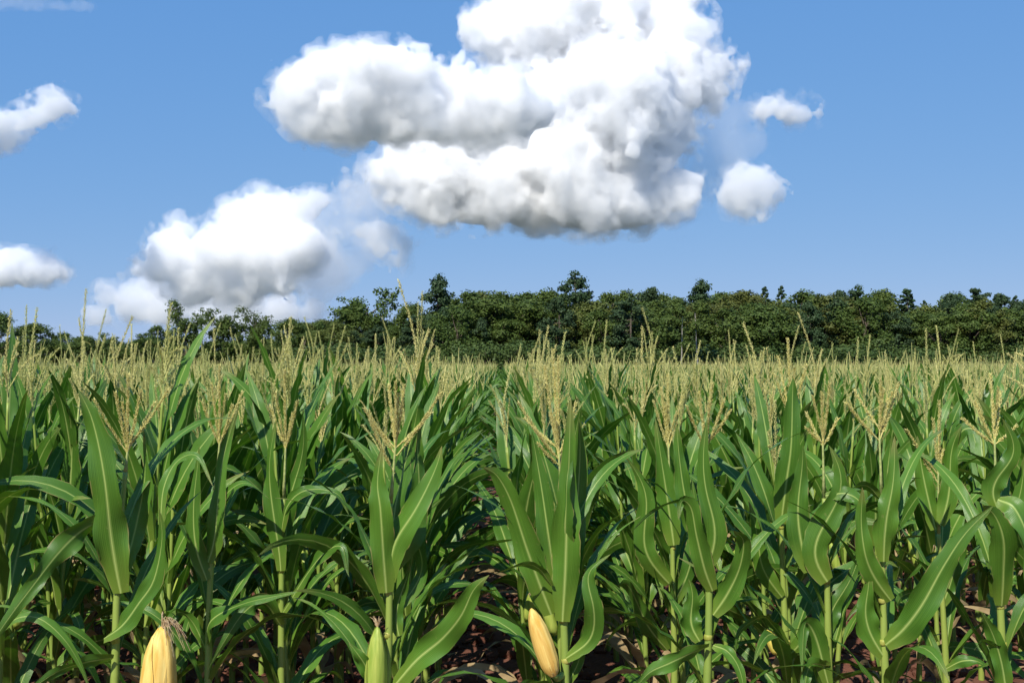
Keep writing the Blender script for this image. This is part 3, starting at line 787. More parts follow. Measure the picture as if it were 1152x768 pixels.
# ---- hero plants, read off the photograph
hr = np.random.RandomState(77)
def hero(D, label, stem, tassel, leaves, ear=None, lean=0.0, r_lo=.021, r_hi=.008, collars=(), low=3, seed=None):
    """stem: [(px,py)...] from bottom of the visible part to the top; leaves: dicts"""
    rr = np.random.RandomState(seed if seed is not None else int(stem[0][0]))
    top = at(stem[-1][0], stem[-1][1], D); lo = at(stem[0][0], stem[0][1], D)
    base = Vector((lo.x + (lo.x - top.x) * .05, D, 0.0)); base.z = float(hills(base.x, D)) - .01
    root = empty('maize_plant', base, label, 'maize plant')
    loc = lambda p, dy=0.0: np.array((at(p[0], p[1], D) + Vector((0, dy, 0))) - base)
    pts = [(0, 0, 0)] + [loc(p) for p in stem]
    hts = sorted([max(.02, (p[2]) / pts[-1][2]) for p in [loc(c) for c in collars]]) if collars else []
    nodes = [.12, .22, .33] + [h for h in hts]
    mb = MB(); mb.add(*stalk_geo(rr, pts, nodes, r_lo, r_hi, 10)); mb.obj('stalk', [M_stalk], root)
    for c in collars:                                    # the pale rings where blades leave the stalk
        p = loc(c); q = p[2] / pts[-1][2]
        r_ = (r_lo + (r_hi - r_lo) * q ** .8) * 1.14
        mb = MB(); mb.add(*tube([p + np.array([0, 0, -.010]), p + np.array([0, 0, -.003]), p + np.array([0, 0, .006]), p + np.array([0, 0, .012])], [r_ * .9, r_ * 1.08, r_ * 1.12, r_ * .95], 12))
        mb.obj('leaf_collar', [M_collar], root)
    for lf in leaves:
        n = lf.get('n', 26)
        dy = lf.get('dy', [0, -.03, -.05])
        cp = lf['p']; dys = np.interp(np.linspace(0, 1, len(cp)), np.linspace(0, 1, len(dy)), dy)
        P = spline([loc(c, d) for c, d in zip(cp, dys)], n)
        s = np.linspace(0, 1, n)
        P[:, 0] += rr.normal(0, .018) * np.sin(math.pi * s * rr.choice([1, 1.5, 2])) * (1 if lf['w'] > 18 else .3)
        P[:, 1] -= .05 * rr.rand() * s ** 3
        roll = np.radians(np.interp(s, np.linspace(0, 1, len(lf.get('roll', [10, 0]))), lf.get('roll', [10, 0])) + rr.uniform(10, 22) * np.sin(s * rr.uniform(4, 9) + rr.rand() * 6) * np.clip(s * 3, 0, 1))
        T_ = np.gradient(P, axis=0); T_ /= np.linalg.norm(T_, axis=1)[:, None]
        view = np.array([0, -1.0, .12])
        S0 = np.cross(T_, view); S0 /= np.maximum(1e-6, np.linalg.norm(S0, axis=1))[:, None]
        N0 = np.cross(S0, T_)
        S = S0 * np.cos(roll)[:, None] + N0 * np.sin(roll)[:, None]
        Wd = lf['w'] * .85 * D / F
        mb = MB(); mb.add(*blade(P, S, Wd, 8, lf.get('fold', 30), lf.get('fold1', 14), lf.get('wave', .08) * 1.7, rr.rand() * 6.28, lf.get('freq', rr.uniform(1.6, 3.2))))
        mb.obj('leaf', [M_leaf], root)
    for i in range(4):                                   # narrower side leaves half hidden behind the front ones
        zz = pts[-1][2] * (.42 + .13 * i + .05 * rr.rand()); az = (0 if i % 2 else math.pi) + rr.uniform(-.2, 1.2) * (1 if i % 2 else -1)
        xx = float(np.interp(zz, [p[2] for p in pts], [p[0] for p in pts]))
        mb = MB(); mb.add(*arc_leaf(rr, az, zz, rr.uniform(.5, .72), rr.uniform(.05, .07), 72, rr.uniform(40, 110), rr.uniform(-50, 50), 16, 6, .012, xx, 0)); mb.obj('leaf', [M_leaf], root)
    z0 = .25 * pts[-1][2]
    for i in range(low):                                 # lower leaves, mostly below the frame
        az = rr.rand() * 6.28
        mb = MB(); mb.add(*arc_leaf(rr, az, z0 + .16 * i, .62, .075, 60, 110, rr.uniform(-40, 40), 14, 6, .018)); mb.obj('leaf', [M_leaf], root)
    if tassel:
        tf = loc(tassel['foot']); tas = empty('tassel', tf); tas.parent = root
        mb = MB(); mb.add(*tube([pts[-1] - tf, (pts[-1] - tf) * .5, np.zeros(3), np.array([0, 0, .02])], [r_hi, .0045, .0038, .003], 7)); mb.obj('peduncle', [M_tassel_stem], tas)
        for tip in tassel['tips']:
            ft = tip[2] if len(tip) > 2 else tassel['foot']
            a = loc(ft) - tf; b = loc((tip[0], tip[1]), rr.uniform(-.06, .06)) - tf
            mid = a * .5 + b * .5 + np.array([0, 0, -.035 * np.linalg.norm(b - a) * (1 if abs(b[0] - a[0]) > .03 else 0)])
            P = spline([a, mid, b], 12)
            V, Fc = spike(rr, P, .0028, int(np.linalg.norm(b - a) * 460), .0070)
            mb = MB(); mb.add(V, Fc); mb.obj('tassel_branch', [M_tassel_front], tas, smooth=False)
        for i in range(tassel.get('extra', 5)):
            for P in tassel_paths(rr, 1, tassel.get('L', .30), tassel.get('spread', 22))[1:]:
                V, Fc = spike(rr, P, .0024, int(tassel.get('L', .30) * 300), .006)
                mb = MB(); mb.add(V, Fc); mb.obj('tassel_branch', [M_tassel_front], tas, smooth=False)
    if ear:
        a = loc(ear['base'], ear.get('dy', -.05)); b = loc(ear['tip'], ear.get('dy', -.05) + ear.get('tilt', 0)); ax = Vector(b - a); L = ax.length
        e = empty('ear', a); e.parent = root; e.rotation_euler = ax.to_track_quat('Z', 'Y').to_euler()
        Rm = ear['w'] * D / F / 2; mt = ear['mat']
        mb = MB(); mb.add(*ear_geo(L, Rm, 44, 22)); mb.obj('cob', [mt], e)
        for j, az in enumerate(ear.get('husks', (0.3, 2.2, 4.3))):
            mb = MB(); mb.add(*husk_leaf(L, Rm, az, 66, ear.get('z1', [.97, .9, .99])[j % 3], .0008 + .0012 * j, .0)); mb.obj('husk_leaf', [ear.get('mat2', mt)], e)
        if ear.get('silk', True):
            s = silk_geo(rr, ear.get('silk_len', .07), ear.get('silk_dir', (.6, 0, .5)), ear.get('silk_n', 26), .0013, ear.get('silk_droop', .9), .35)
            so = s.obj('silk', [M_silk], e, (0, 0, L * .985)); so.rotation_euler = e.rotation_euler.to_quaternion().inverted().to_euler()
        # short stem that joins the ear to the stalk
        j = loc(ear['join']); mb = MB(); mb.add(*tube(spline([j, j * .4 + a * .6 + np.array([0, 0, -.015]), a + np.array([0, 0, .004])], 6), [.012, .011, .010, .010, .011, .012], 8)); mb.obj('ear_stem', [M_stalk], root)
    return root

def l(p, w, **k): return dict(p=p, w=w, **k)
heroes_xy = []
def H(D, *a, **k):
    r = hero(D, *a, **k); heroes_xy.append((r.location.x, r.location.y)); return r

H(4.2, 'front maize plant left of the row gap with a green ear at its foot',
  [(436, 790), (438, 720), (439, 640), (440, 565)],
  dict(foot=(445, 504), tips=[(410, 458), (414, 463, (446, 512)), (417, 470, (444, 532)), (486, 462), (497, 440, (447, 512)), (447, 428), (455, 432), (436, 432)], extra=2, L=.26, spread=16),
  [l([(436, 664), (430, 620), (426, 570), (424, 540), (432, 500)], 37, dy=[-.025, -.07, -.06], roll=[-10, 8], fold=24),
   l([(438, 652), (450, 610), (466, 575), (484, 530), (498, 500)], 40, dy=[-.02, -.05, -.02], roll=[20, 35, 20]),
   l([(443, 640), (455, 590), (470, 530), (484, 478)], 36, dy=[.02, .05, .06], roll=[-20, -10]),
   l([(440, 640), (446, 570), (458, 500), (470, 455)], 34, dy=[.03, .06, .06], roll=[25, 10]),
   l([(440, 772), (462, 735), (490, 708), (518, 680), (540, 653), (562, 634)], 40, dy=[-.02, -.12, -.16], roll=[35, 8, 40], wave=.12),
   l([(421, 768), (412, 745), (404, 730), (396, 716)], 22, dy=[-.02, -.06, -.06], roll=[10, -10]),
   l([(449, 715), (452, 690), (454, 660), (455, 632)], 20, dy=[.02, .03, .03], roll=[0, 20]),
   l([(436, 800), (415, 770), (392, 765), (365, 772)], 24, dy=[0, -.1, -.15], roll=[60, 50]),
   l([(442, 690), (462, 640), (478, 600), (500, 560)], 26, dy=[.04, .08, .12], roll=[40, 10])],
  ear=dict(base=(424, 796), tip=(427, 700), w=23, mat=M_husk_green, join=(437, 800), husks=(3.9, 5.2, 1.2), silk_dir=(-.15, 0, 1), silk_len=.05, silk_n=14, silk_droop=.1, dy=-.04),
  collars=[(438, 665), (437, 713)])

H(4.15, 'front maize plant right of the row gap with an ochre ear leaning left',
  [(636, 800), (635, 730), (634, 690), (632, 600), (631, 545)],
  dict(foot=(629, 517), tips=[(583, 452), (590, 470, (629, 505)), (600, 480), (604, 497, (630, 524)), (649, 452), (645, 470, (630, 508)), (622, 392), (628, 400), (612, 410)], extra=2, L=.27, spread=16),
  [l([(632, 696), (638, 640), (641, 580), (642, 520), (641, 446)], 42, dy=[-.028, -.06, -.05], roll=[8, -8, 12], fold=26),
   l([(624, 650), (617, 600), (609, 545), (598, 484)], 34, dy=[-.01, -.02, .02], roll=[-20, 10]),
   l([(633, 625), (628, 585), (636, 550), (650, 505)], 30, dy=[-.03, -.08, -.04], roll=[50, 35]),
   l([(640, 680), (650, 600), (655, 520), (652, 470)], 30, dy=[.03, .05, .05], roll=[20, 0]),
   l([(620, 690), (604, 650), (590, 611), (574, 560), (560, 532), (546, 522)], 42, dy=[0, -.05, -.1], roll=[0, 15, 30]),
   l([(636, 737), (655, 712), (665, 675), (668, 640), (684, 618)], 28, dy=[-.02, -.08, -.05], roll=[30, 0, 30]),
   l([(665, 650), (668, 630), (690, 600), (722, 578)], 9, dy=[-.03, -.02], roll=[60, 60]),
   l([(620, 655), (606, 634), (588, 628), (556, 636)], 15, dy=[-.05, -.1, -.14], roll=[50, 40]),
   l([(634, 790), (610, 762), (590, 758), (566, 772)], 22, dy=[-.02, -.09, -.16], roll=[50, 30]),
   l([(638, 770), (650, 745), (655, 725), (656, 700)], 16, dy=[.02, .03], roll=[20, 0])],
  ear=dict(base=(622, 753), tip=(597, 679), w=22, mat=M_husk_yellow, mat2=M_husk_ochre, join=(634, 755), husks=(4.6, 5.6, 3.4), silk=False, dy=-.06, z1=[.99, .93, .97]),
  collars=[(633, 696), (636, 742)])

H(4.1, 'front maize plant on the left with one broad upright leaf and yellow ear',
  [(132, 800), (133, 740), (134, 680), (137, 600), (143, 530)],
  dict(foot=(145, 509), tips=[(112, 448), (162, 438), (190, 437, (147, 500)), (150, 420), (135, 440), (172, 452, (146, 505))], extra=1, L=.24, spread=20),
  [l([(141, 664), (137, 606), (130, 545), (113, 476), (100, 437)], 47, dy=[-.025, -.08, -.06], roll=[5, -10], fold=25, wave=.10),
   l([(122, 714), (140, 698), (158, 672), (176, 645), (188, 600), (190, 565)], 32, dy=[-.02, -.08, -.06], roll=[60, 20, 30]),
   l([(184, 588), (188, 548), (202, 519), (226, 512), (245, 545)], 17, dy=[-.02, .02, -.02], roll=[10, 50, 20]),
   l([(132, 580), (112, 590), (90, 610), (66, 636), (40, 672), (10, 728)], 33, dy=[-.03, -.14, -.22], roll=[70, 20, 25], wave=.12),
   l([(20, 700), (40, 684), (65, 684), (90, 705), (108, 736), (122, 775)], 15, dy=[-.12, -.14, -.1], roll=[50, 30]),
   l([(134, 735), (110, 735), (85, 741), (50, 764)], 22, dy=[-.03, -.12, -.18], roll=[50, 20]),
   l([(140, 640), (150, 590), (158, 540), (160, 485)], 30, dy=[.03, .08, .08], roll=[0, 25])],
  ear=dict(base=(188, 810), tip=(193, 696), w=38, mat=M_husk_yellow, mat2=M_husk_yellow, join=(134, 838), husks=(4.1, 5.5, 1.5), silk_dir=(.55, -.2, .35), silk_len=.095, silk_n=44, silk_droop=1.0, dy=-.1, tilt=.01),
  collars=[(133, 718), (139, 660)], low=2)

H(4.5, 'slim maize plant right of the yellow ear, in deep shade',
  [(236, 800), (237, 730), (238, 660), (243, 560)],
  dict(foot=(248, 500), tips=[(230, 450), (262, 455), (250, 410), (240, 430), (270, 440)], extra=1, L=.24, spread=18),
  [l([(237, 630), (243, 585), (257, 530), (272, 456)], 28, dy=[-.02, -.05, .0], roll=[20, 5]),
   l([(236, 650), (226, 610), (222, 560), (226, 500)], 26, dy=[-.02, -.03, .0], roll=[-10, 20]),
   l([(240, 600), (255, 560), (280, 540), (312, 556)], 16, dy=[0, -.05, -.1], roll=[40, 60]),
   l([(236, 720), (255, 690), (290, 668), (335, 655)], 26, dy=[-.02, -.1, -.15], roll=[60, 40]),
   l([(236, 740), (215, 700), (198, 690), (180, 720)], 20, dy=[.02, .05, .05], roll=[40, 30])],
  collars=[(237, 640)])

H(4.6, 'dark arching maize plant midway between the yellow ear and green ear',
  [(318, 800), (318, 730), (318, 650), (320, 560)],
  dict(foot=(322, 505), tips=[(302, 455), (338, 450), (322, 415), (312, 440)], extra=1, L=.24, spread=18),
  [l([(318, 600), (330, 566), (350, 548), (380, 552), (396, 575)], 18, dy=[-.02, -.08, -.08], roll=[40, 20]),
   l([(318, 690), (345, 640), (368, 615), (392, 610), (404, 640)], 22, dy=[-.02, -.08, -.12], roll=[50, 30]),
   l([(318, 700), (300, 672), (280, 680), (250, 735)], 30, dy=[-.02, -.12, -.18], roll=[30, 30]),
   l([(318, 640), (310, 590), (308, 530), (314, 470)], 26, dy=[-.02, -.03, 0], roll=[10, 20]),
   l([(322, 620), (332, 570), (338, 520), (334, 465)], 24, dy=[.02, .03, 0], roll=[-10, 0])],
  collars=[(318, 640)])

H(4.4, 'front maize plant with long sideways leaf, second right of the gap',
  [(794, 800), (796, 730), (797, 660), (794, 600), (793, 540)],
  dict(foot=(794, 505), tips=[(770, 455), (812, 448), (800, 430), (786, 440), (820, 460, (795, 500))], extra=2, L=.25, spread=18),
  [l([(793, 637), (795, 590), (796, 540), (793, 470)], 33, dy=[-.03, -.05, -.03], roll=[5, -5], fold=24),
   l([(800, 663), (788, 636), (779, 600), (774, 568), (764, 560), (758, 580)], 30, dy=[-.02, -.08, -.08], roll=[10, 25]),
   l([(801, 690), (816, 665), (828, 635), (830, 604), (816, 590)], 32, dy=[-.01, -.05, -.1], roll=[30, 5, 20]),
   l([(795, 724), (774, 728), (748, 735), (722, 745), (700, 768)], 26, dy=[-.03, -.12, -.16], roll=[60, 10, 30]),
   l([(800, 722), (814, 727), (826, 745), (834, 780)], 20, dy=[-.03, -.08, -.08], roll=[40, 10]),
   l([(788, 722), (781, 700), (778, 675), (776, 652)], 30, dy=[.03, .05], roll=[0, 0]),
   l([(790, 565), (770, 561), (742, 568), (706, 594)], 12, dy=[-.02, -.05, -.08], roll=[60, 60]),
   l([(790, 620), (778, 570), (770, 520), (764, 478)], 28, dy=[.05, .06], roll=[10, -10])],
  collars=[(797, 662), (796, 716)])

H(4.8, 'maize plant with pointed upright leaf just left of the sideways leafed plant',
  [(758, 800), (758, 740), (757, 680), (756, 600)],
  dict(foot=(752, 505), tips=[(735, 450), (768, 445), (752, 420), (744, 435)], extra=2, L=.26, spread=18),
  [l([(757, 612), (750, 570), (745, 530), (737, 470)], 32, dy=[-.02, -.03], roll=[0, 10]),
   l([(752, 655), (732, 610), (716, 560), (702, 512)], 32, dy=[-.02, -.06, -.05], roll=[20, 10]),
   l([(750, 730), (728, 700), (706, 655), (690, 650)], 24, dy=[0, -.06, -.1], roll=[30, 30]),
   l([(758, 680), (770, 640), (778, 590), (780, 540)], 24, dy=[.02, .04], roll=[0, 20])],
  collars=[(757, 615)])

H(4.6, 'maize plant with straight bright stalk and tall narrow leaf, fourth from the gap',
  [(885, 800), (884, 740), (880, 640), (879, 588)],
  dict(foot=(890, 470), tips=[(872, 420), (905, 410), (888, 380), (880, 400)], extra=1, L=.26, spread=16),
  [l([(877, 588), (882, 540), (886, 500), (888, 450), (889, 425)], 32, dy=[-.02, -.05, -.03], roll=[5, 10]),
   l([(884, 722), (866, 700), (852, 688), (826, 702), (818, 730)], 16, dy=[-.02, -.08, -.12], roll=[50, 40]),
   l([(878, 670), (858, 635), (846, 605), (838, 560)], 26, dy=[-.02, -.05, -.05], roll=[20, 20]),
   l([(884, 735), (900, 715), (906, 745), (905, 790)], 26, dy=[-.02, -.08, -.1], roll=[20, 10]),
   l([(880, 640), (892, 650), (905, 668), (915, 690)], 16, dy=[0, -.05], roll=[30, 30])],
  ear=dict(base=(872, 732), tip=(860, 703), w=13, mat=M_husk_bright, join=(882, 736), husks=(4.6,), silk=False, dy=-.04),
  collars=[(879, 592), (884, 722)])

H(4.4, 'maize plant with folded collar leaf between bright stalks on the right',
  [(932, 800), (931, 730), (930, 655), (927, 560)],
  dict(foot=(926, 502), tips=[(910, 464), (945, 470), (922, 440), (930, 430), (905, 480, (926, 498))], extra=1, L=.25, spread=16),
  [l([(928, 652), (929, 605), (926, 555), (929, 500)], 40, dy=[-.03, -.05, -.02], roll=[0, 15], fold=24),
   l([(908, 642), (903, 590), (898, 545), (894, 500)], 34, dy=[-.02, -.02], roll=[-10, 10]),
   l([(926, 556), (938, 553), (952, 566), (954, 600)], 22, dy=[-.03, -.08, -.08], roll=[30, 30]),
   l([(930, 770), (918, 720), (905, 698), (895, 700), (892, 745)], 30, dy=[-.02, -.06, -.08], roll=[10, 10]),
   l([(931, 720), (945, 690), (955, 660), (962, 620)], 26, dy=[.02, .04], roll=[10, 10]),
   l([(930, 745), (915, 745), (895, 790)], 22, dy=[-.03, -.1], roll=[40, 30])],
  collars=[(930, 653)])

H(4.3, 'maize plant with thick yellow green stalk and wide forked tassel on the right',
  [(996, 800), (994, 730), (993, 660), (992, 560)],
  dict(foot=(990, 496), tips=[(950, 452), (966, 438, (990, 482)), (1005, 448), (1002, 440, (990, 486)), (990, 425), (1012, 430)], extra=1, L=.25, spread=14),
  [l([(991, 630), (996, 585), (1000, 545), (1000, 490)], 34, dy=[-.03, -.05, -.02], roll=[0, -10]),
   l([(1000, 674), (984, 645), (970, 615), (960, 580), (956, 545)], 30, dy=[-.02, -.06, -.04], roll=[15, 0]),
   l([(993, 737), (982, 705), (972, 675), (967, 640)], 34, dy=[-.01, -.02], roll=[0, 10]),
   l([(992, 722), (1008, 702), (1024, 672), (1044, 628), (1066, 592), (1094, 562)], 42, dy=[-.03, -.14, -.16], roll=[45, 5, 30], wave=.12),
   l([(988, 560), (970, 545), (950, 548), (930, 566)], 16, dy=[-.02, -.05, -.1], roll=[50, 50]),
   l([(1000, 600), (1010, 560), (1012, 520), (1006, 490)], 26, dy=[.04, .05], roll=[0, 20])],
  collars=[(992, 675), (993, 722)])

H(4.9, 'slender maize plant with drooping top leaf, third from the right edge',
  [(1064, 800), (1063, 740), (1060, 680), (1056, 600)],
  dict(foot=(1056, 534), tips=[(1017, 482), (1030, 500, (1057, 545)), (1050, 470), (1064, 460), (1058, 450)], extra=1, L=.22, spread=18),
  [l([(1056, 590), (1063, 550), (1070, 510), (1077, 478)], 26, dy=[-.02, -.03], roll=[10, 10]),
   l([(1052, 595), (1044, 555), (1036, 520), (1030, 490)], 28, dy=[-.01, 0], roll=[-10, 0]),
   l([(1068, 505), (1080, 482), (1098, 488), (1112, 520)], 18, dy=[-.02, -.06, -.06], roll=[30, 30]),
   l([(1060, 750), (1075, 738), (1095, 740), (1112, 765)], 18, dy=[-.02, -.08, -.1], roll=[50, 40]),
   l([(1060, 680), (1078, 655), (1088, 620), (1085, 590)], 22, dy=[0, 0], roll=[20, 20]),
   l([(1060, 690), (1046, 668), (1030, 670), (1012, 690)], 20, dy=[.04, .05], roll=[40, 40])],
  collars=[(1060, 645)])

H(4.3, 'maize plant by the right edge with two broad glossy hanging leaves',
  [(1128, 800), (1127, 740), (1125, 680), (1122, 600), (1121, 540)],
  dict(foot=(1120, 500), tips=[(1085, 470), (1100, 450), (1135, 440), (1122, 420), (1148, 478)], extra=1, L=.25, spread=18),
  [l([(1124, 680), (1117, 640), (1112, 600), (1104, 574), (1090, 562)], 38, dy=[-.02, -.1, -.12], roll=[0, 10, 30]),
   l([(1118, 560), (1130, 570), (1140, 610), (1146, 670), (1152, 745)], 36, dy=[-.04, -.12, -.12], roll=[20, 5]),
   l([(1128, 780), (1120, 740), (1108, 708), (1092, 682)], 28, dy=[-.03, -.05], roll=[0, 15]),
   l([(1126, 724), (1112, 722), (1096, 714), (1080, 722)], 10, dy=[-.03, -.08], roll=[60, 60]),
   l([(1120, 570), (1127, 540), (1128, 510), (1122, 470)], 32, dy=[-.02, -.02], roll=[0, 0]),
   l([(1128, 640), (1140, 600), (1150, 560), (1156, 510)], 30, dy=[.04, .05], roll=[0, 20])],
  collars=[(1125, 682), (1127, 725)])

# ---- other maize: a set of different plants, copied along the rows
def make_plant(seed, fine=True):
    """returns list of (name, mesh) parts of one maize plant standing at the origin, about 1.85 m tall"""
    rr = np.random.RandomState(seed)
    parts = []
    Ht = rr.uniform(1.38, 1.54)                         # where the stalk ends and the tassel begins
    lean = rr.normal(0, .03, 2)
    ax = lambda z: np.array([lean[0] * (z / Ht) ** 1.5, lean[1] * (z / Ht) ** 1.5])
    nl = 12 if fine else 8
    z = np.linspace(.22, Ht - .20, nl)
    mb = MB(); mb.add(*stalk_geo(rr, [(0, 0, -.03), (*ax(Ht * .5), Ht * .5), (*ax(Ht), Ht)], z / Ht, .018, .006, 8 if fine else 4)); parts.append(('stalk', mb.mesh('stalk', [M_stalk])))
    az0 = rr.uniform(-.6, .6) + (math.pi / 2 if rr.rand() < .45 else 0)
    if fine: PLANE.append(az0)
    for i, zz in enumerate(z):
        t = i / (nl - 1)
        az = az0 + math.pi * (i % 2) + rr.normal(0, .45)
        L = np.interp(t, [0, .3, .6, 1], [.50, .68, .68, .46]) * rr.uniform(.82, 1.18)
        W = np.interp(t, [0, .4, .8, 1], [.060, .088, .092, .078]) * rr.uniform(.85, 1.1)
        e0 = np.interp(t, [0, .5, 1], [58, 71, 79]) + rr.normal(0, 6)
        dr = np.interp(t, [0, .45, .8, 1], [125, 98, 50, 28]) * rr.uniform(.5, 1.35)
        tw = rr.normal(0, 45)
        x, y = ax(zz)
        mb = MB(); mb.add(*arc_leaf(rr, az, zz, L, W, e0, dr, tw, 14 if fine else 7, 4 if fine else 2, .012, x, y, rr.uniform(1.2, 2.2)))
        parts.append(('leaf', mb.mesh('leaf', [(M_dry if fine and (i == 0 or (i == 1 and rr.rand() < .5)) else M_leaf) if fine else M_leaf_far])))
    mb = MB(); tl = rr.uniform(.26, .42); long_ = 1.22 if rr.rand() < .35 else 1.0
    off = np.array([*ax(Ht), Ht])
    for q, P in enumerate(tassel_paths(rr, rr.randint(3, 9) if fine else 3, tl, rr.uniform(16, 36), rr.uniform(.05, .45), 7 if fine else 4)):
        if q == 0: P = P * np.array([1, 1, long_])
        if fine:
            V, Fc = spike(rr, P + off, .0026, int(tl * (135 if q else 300)), .0060 if q else .0075, 3)
            mb.add(V, Fc, None, 0)
        else:
            L_ = len(P); rad = np.array([.002] + [.0042] * (L_ - 2) + [.003]); V, Fc, _ = tube(P + off, rad, 3, False); mb.add(V, Fc, None, 0)
    mb.add(*tube([off - np.array([0, 0, .02]), off + np.array([0, 0, tl * .25])], [.006, .003], 4, False)[:2], None, 1)
    parts.append(('tassel', mb.mesh('tassel', [M_tassel, M_tassel_stem], smooth=False)))
    if fine and rr.rand() < .55:
        zz = z[5] + .02; a = az0 + rr.rand(); x, y = ax(zz)
        V, Fc = ear_geo(.19, .024, 10, 10); tl_ = .32
        V = V @ np.array([[math.cos(tl_), 0, -math.sin(tl_)], [0, 1, 0], [math.sin(tl_), 0, math.cos(tl_)]])
        V = V @ np.array([[math.cos(a), math.sin(a), 0], [-math.sin(a), math.cos(a), 0], [0, 0, 1]]) + np.array([x + .02 * math.cos(a), y + .02 * math.sin(a), zz])
        mb = MB(); mb.add(V, Fc); parts.append(('ear', mb.mesh('ear', [M_husk_green])))
        tip = V[-1]
        s = silk_geo(rr, .05, (math.cos(a), math.sin(a), .4), 8, .0018, .8, .5)
        for v in s.v: v += tip
        parts.append(('silk', s.mesh('silk', [M_silk])))
    return parts

PLANE = []
PROTO = [make_plant(300 + i) for i in range(16)]
rows_x = {}
xr = .205
row_pos = [('right', i, .205 + .50 * i) for i in range(0, 22)] + [('left', i, -.387 - .50 * i) for i in range(0, 22)]
prng = random.Random(5)
cands = []
for side, i, x0 in row_pos:
    y = 4.3 + prng.uniform(0, .25)
    k = 0
    while y < 13:
        gx = 0 if i else (.0 if side == 'right' else -.0) * min(1, (y - 4) / 3)
        cands.append((side, i, k, x0 + gx + prng.gauss(0, .03), y + prng.gauss(0, .03)))
        y += .29 if (side == 'right' and i >= 2) else .235; k += 1
def seen(x, y, mrg=.35): 
    u = x / y * F + VPX; m_ = mrg * F / y
    return -m_ < u < 1152 + m_
def clear(x, y):
    return all((x - a) ** 2 + (y - b) ** 2 > .22 ** 2 for a, b in heroes_xy)
def front_blocked(x, y):       # keep the view onto the front plants free
    return y < 4.62 and any(abs(x / y - a / b) < .055 for a, b in heroes_xy)
cands = [c for c in cands if clear(c[3], c[4]) and not front_blocked(c[3], c[4])]
cands.sort(key=lambda c: c[4])
ordn = 'first second third fourth fifth sixth seventh eighth ninth tenth eleventh twelfth thirteenth fourteenth fifteenth sixteenth seventeenth eighteenth nineteenth twentieth'.split(); row_n = {}
inst = []; used = 0
LIMIT = 300 - len(heroes_xy)
for side, i, k, x, y in cands:
    if i == 0 and 4.3 < y < 5.2 and prng.random() < .25: continue
    if side == 'right' and i >= 2 and 4.7 < y < 8.0 and prng.random() < .35: continue
    if used < LIMIT and seen(x, y):
        used += 1
        cnt_ = row_n[(side, i)] = row_n.get((side, i), 0) + 1
        if y < 8.2 and i < 10 and cnt_ <= 14:
            lab = f'tasselled maize plant, {ordn[cnt_ - 1]} from the front in the {"row" if i == 0 else ordn[i] + " row"} {"just " if i == 0 else ""}{side} of the gap'
            grp = 'maize plants near the front of the field'
        else:
            lab = f'tasselled maize plant further back in the {"row" if i == 0 else (ordn[i] + " row" if i < 20 else "outermost rows")} {side} of the gap'
            grp = f'maize plants further back {side} of the gap'
        z = float(hills(x, y)) 
        o = empty('maize_plant', (x, y, z), lab, 'maize plant', grp)
        s = min(1.06, max(.90, prng.gauss(1.0, .045))) + (.03 if side == 'left' else .0)
        if i == 0 and y > 6: s -= .03
        o.scale = (1, 1, s); o.rotation_euler = (prng.gauss(0, .03), prng.gauss(0, .03), prng.uniform(0, 6.28))
        q = prng.randrange(len(PROTO))
        if i == 0: o.rotation_euler.z = math.pi / 2 - PLANE[q] + prng.gauss(0, .95) + math.pi * prng.randrange(2)      # leaves along the row
        for nm, me in PROTO[q]:
            c = bpy.data.objects.new(nm, me); C.objects.link(c); c.parent = o
    else:
        inst.append((x, y))

# ---- the rest of the field as one mass: points carrying whole plants
for side, i in [(s_, j) for s_ in (1, -1) for j in range(0, 170)]:
    x0 = .205 + .50 * i if side == 1 else -.387 - .50 * i
    y = 13.0 + prng.uniform(0, .3)
    if i == 0: x0 += .06 * side
    while y < 104:
        if abs(x0) < y * .44 + 3.5:
            inst.append((x0 + prng.gauss(0, .05), y))
        y += .30 if y < 30 else (.5 if y < 60 else .8)
def joined(parts, name):
    """all parts of a plant in one mesh, for the far mass"""
    mats = []; mb_v = []; f = []; mi = []; uv = []; n = 0
    me2 = bpy.data.meshes.new(name)
    for nm, me in parts:
        V = np.empty(len(me.vertices) * 3); me.vertices.foreach_get('co', V); mb_v.append(V.reshape(-1, 3))
        for m_ in me.materials:
            if m_ not in mats: mats.append(m_)
        idx = [mats.index(m_) for m_ in me.materials]
        for p in me.polygons:
            f.append([v + n for v in p.vertices]); mi.append(idx[p.material_index])
        U = np.empty(len(me.loops) * 2); me.uv_layers[0].data.foreach_get('uv', U); uv.append(U)
        n += len(me.vertices)
    me2.from_pydata(np.concatenate(mb_v).tolist(), [], f)
    for m_ in mats: me2.materials.append(m_)
    me2.polygons.foreach_set('material_index', mi); me2.polygons.foreach_set('use_smooth', [True] * len(f))
    ul = me2.uv_layers.new(name='UVMap'); ul.data.foreach_set('uv', np.concatenate(uv)); me2.update()
    return me2
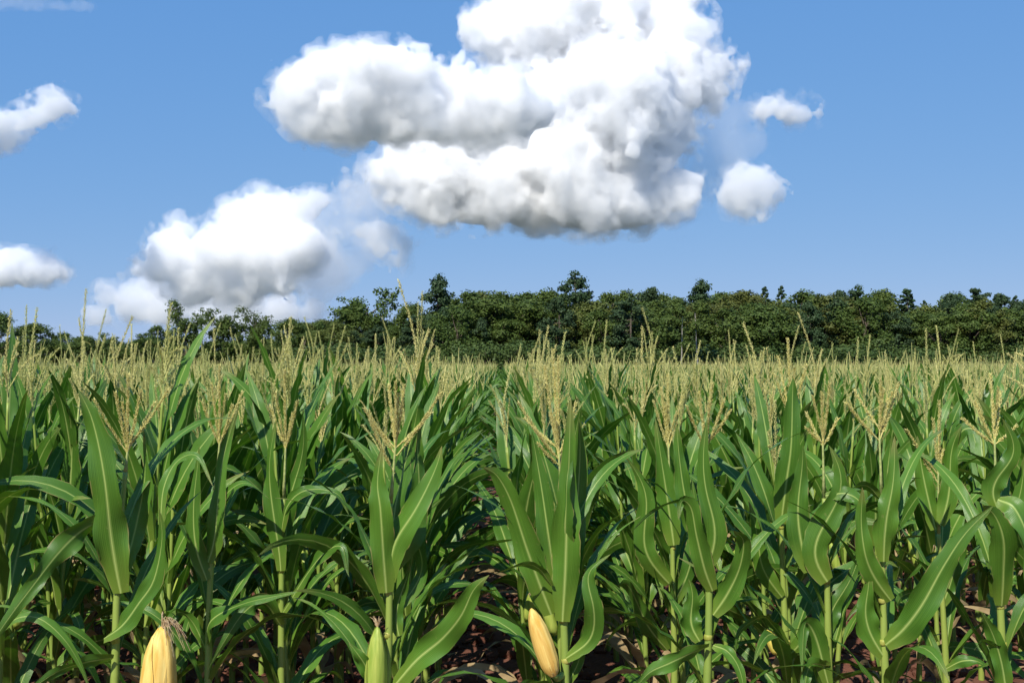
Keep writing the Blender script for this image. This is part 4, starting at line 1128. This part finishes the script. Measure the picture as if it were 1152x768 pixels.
src = bpy.data.collections.new('maize_kinds')            # never linked to the scene: only the source of the mass
for i in range(8):
    src.objects.link(bpy.data.objects.new('maize_kind', joined(make_plant(700 + i, False), 'maize_kind')))
pm = bpy.data.meshes.new('maize_field')
pm.from_pydata([(x, y, float(hills(x, y)) if y < 16 else -.03) for x, y in inst], [], [])
fo = bpy.data.objects.new('maize_field', pm); C.objects.link(fo)
tag(fo, 'dense mass of tasselled maize stretching back to the wood', 'maize field', None, 'stuff')
g = bpy.data.node_groups.new('maize_rows', 'GeometryNodeTree')
g.interface.new_socket(name='Geometry', in_out='INPUT', socket_type='NodeSocketGeometry')
g.interface.new_socket(name='Geometry', in_out='OUTPUT', socket_type='NodeSocketGeometry')
gi = g.nodes.new('NodeGroupInput'); go = g.nodes.new('NodeGroupOutput')
ci = g.nodes.new('GeometryNodeCollectionInfo'); ci.inputs['Collection'].default_value = src
ci.inputs['Separate Children'].default_value = True; ci.inputs['Reset Children'].default_value = True
ip = g.nodes.new('GeometryNodeInstanceOnPoints'); ip.inputs['Pick Instance'].default_value = True
r1 = g.nodes.new('FunctionNodeRandomValue'); r1.data_type = 'FLOAT_VECTOR'
r1.inputs[0].default_value = (-.05, -.05, 0); r1.inputs[1].default_value = (.05, .05, 6.283)
r2 = g.nodes.new('FunctionNodeRandomValue'); r2.data_type = 'FLOAT'; r2.inputs[2].default_value = .86; r2.inputs[3].default_value = 1.05; r2.inputs['Seed'].default_value = 3
r3 = g.nodes.new('FunctionNodeRandomValue'); r3.data_type = 'INT'; r3.inputs[4].default_value = 0; r3.inputs[5].default_value = 7; r3.inputs['Seed'].default_value = 9
L_ = g.links.new
L_(gi.outputs[0], ip.inputs['Points']); L_(ci.outputs[0], ip.inputs['Instance']); L_(r3.outputs[2], ip.inputs['Instance Index'])
L_(r1.outputs[0], ip.inputs['Rotation']); L_(r2.outputs[1], ip.inputs['Scale']); L_(ip.outputs[0], go.inputs[0])
gm = fo.modifiers.new('rows', 'NODES'); gm.node_group = g
print('plants', used, 'instances', len(inst))
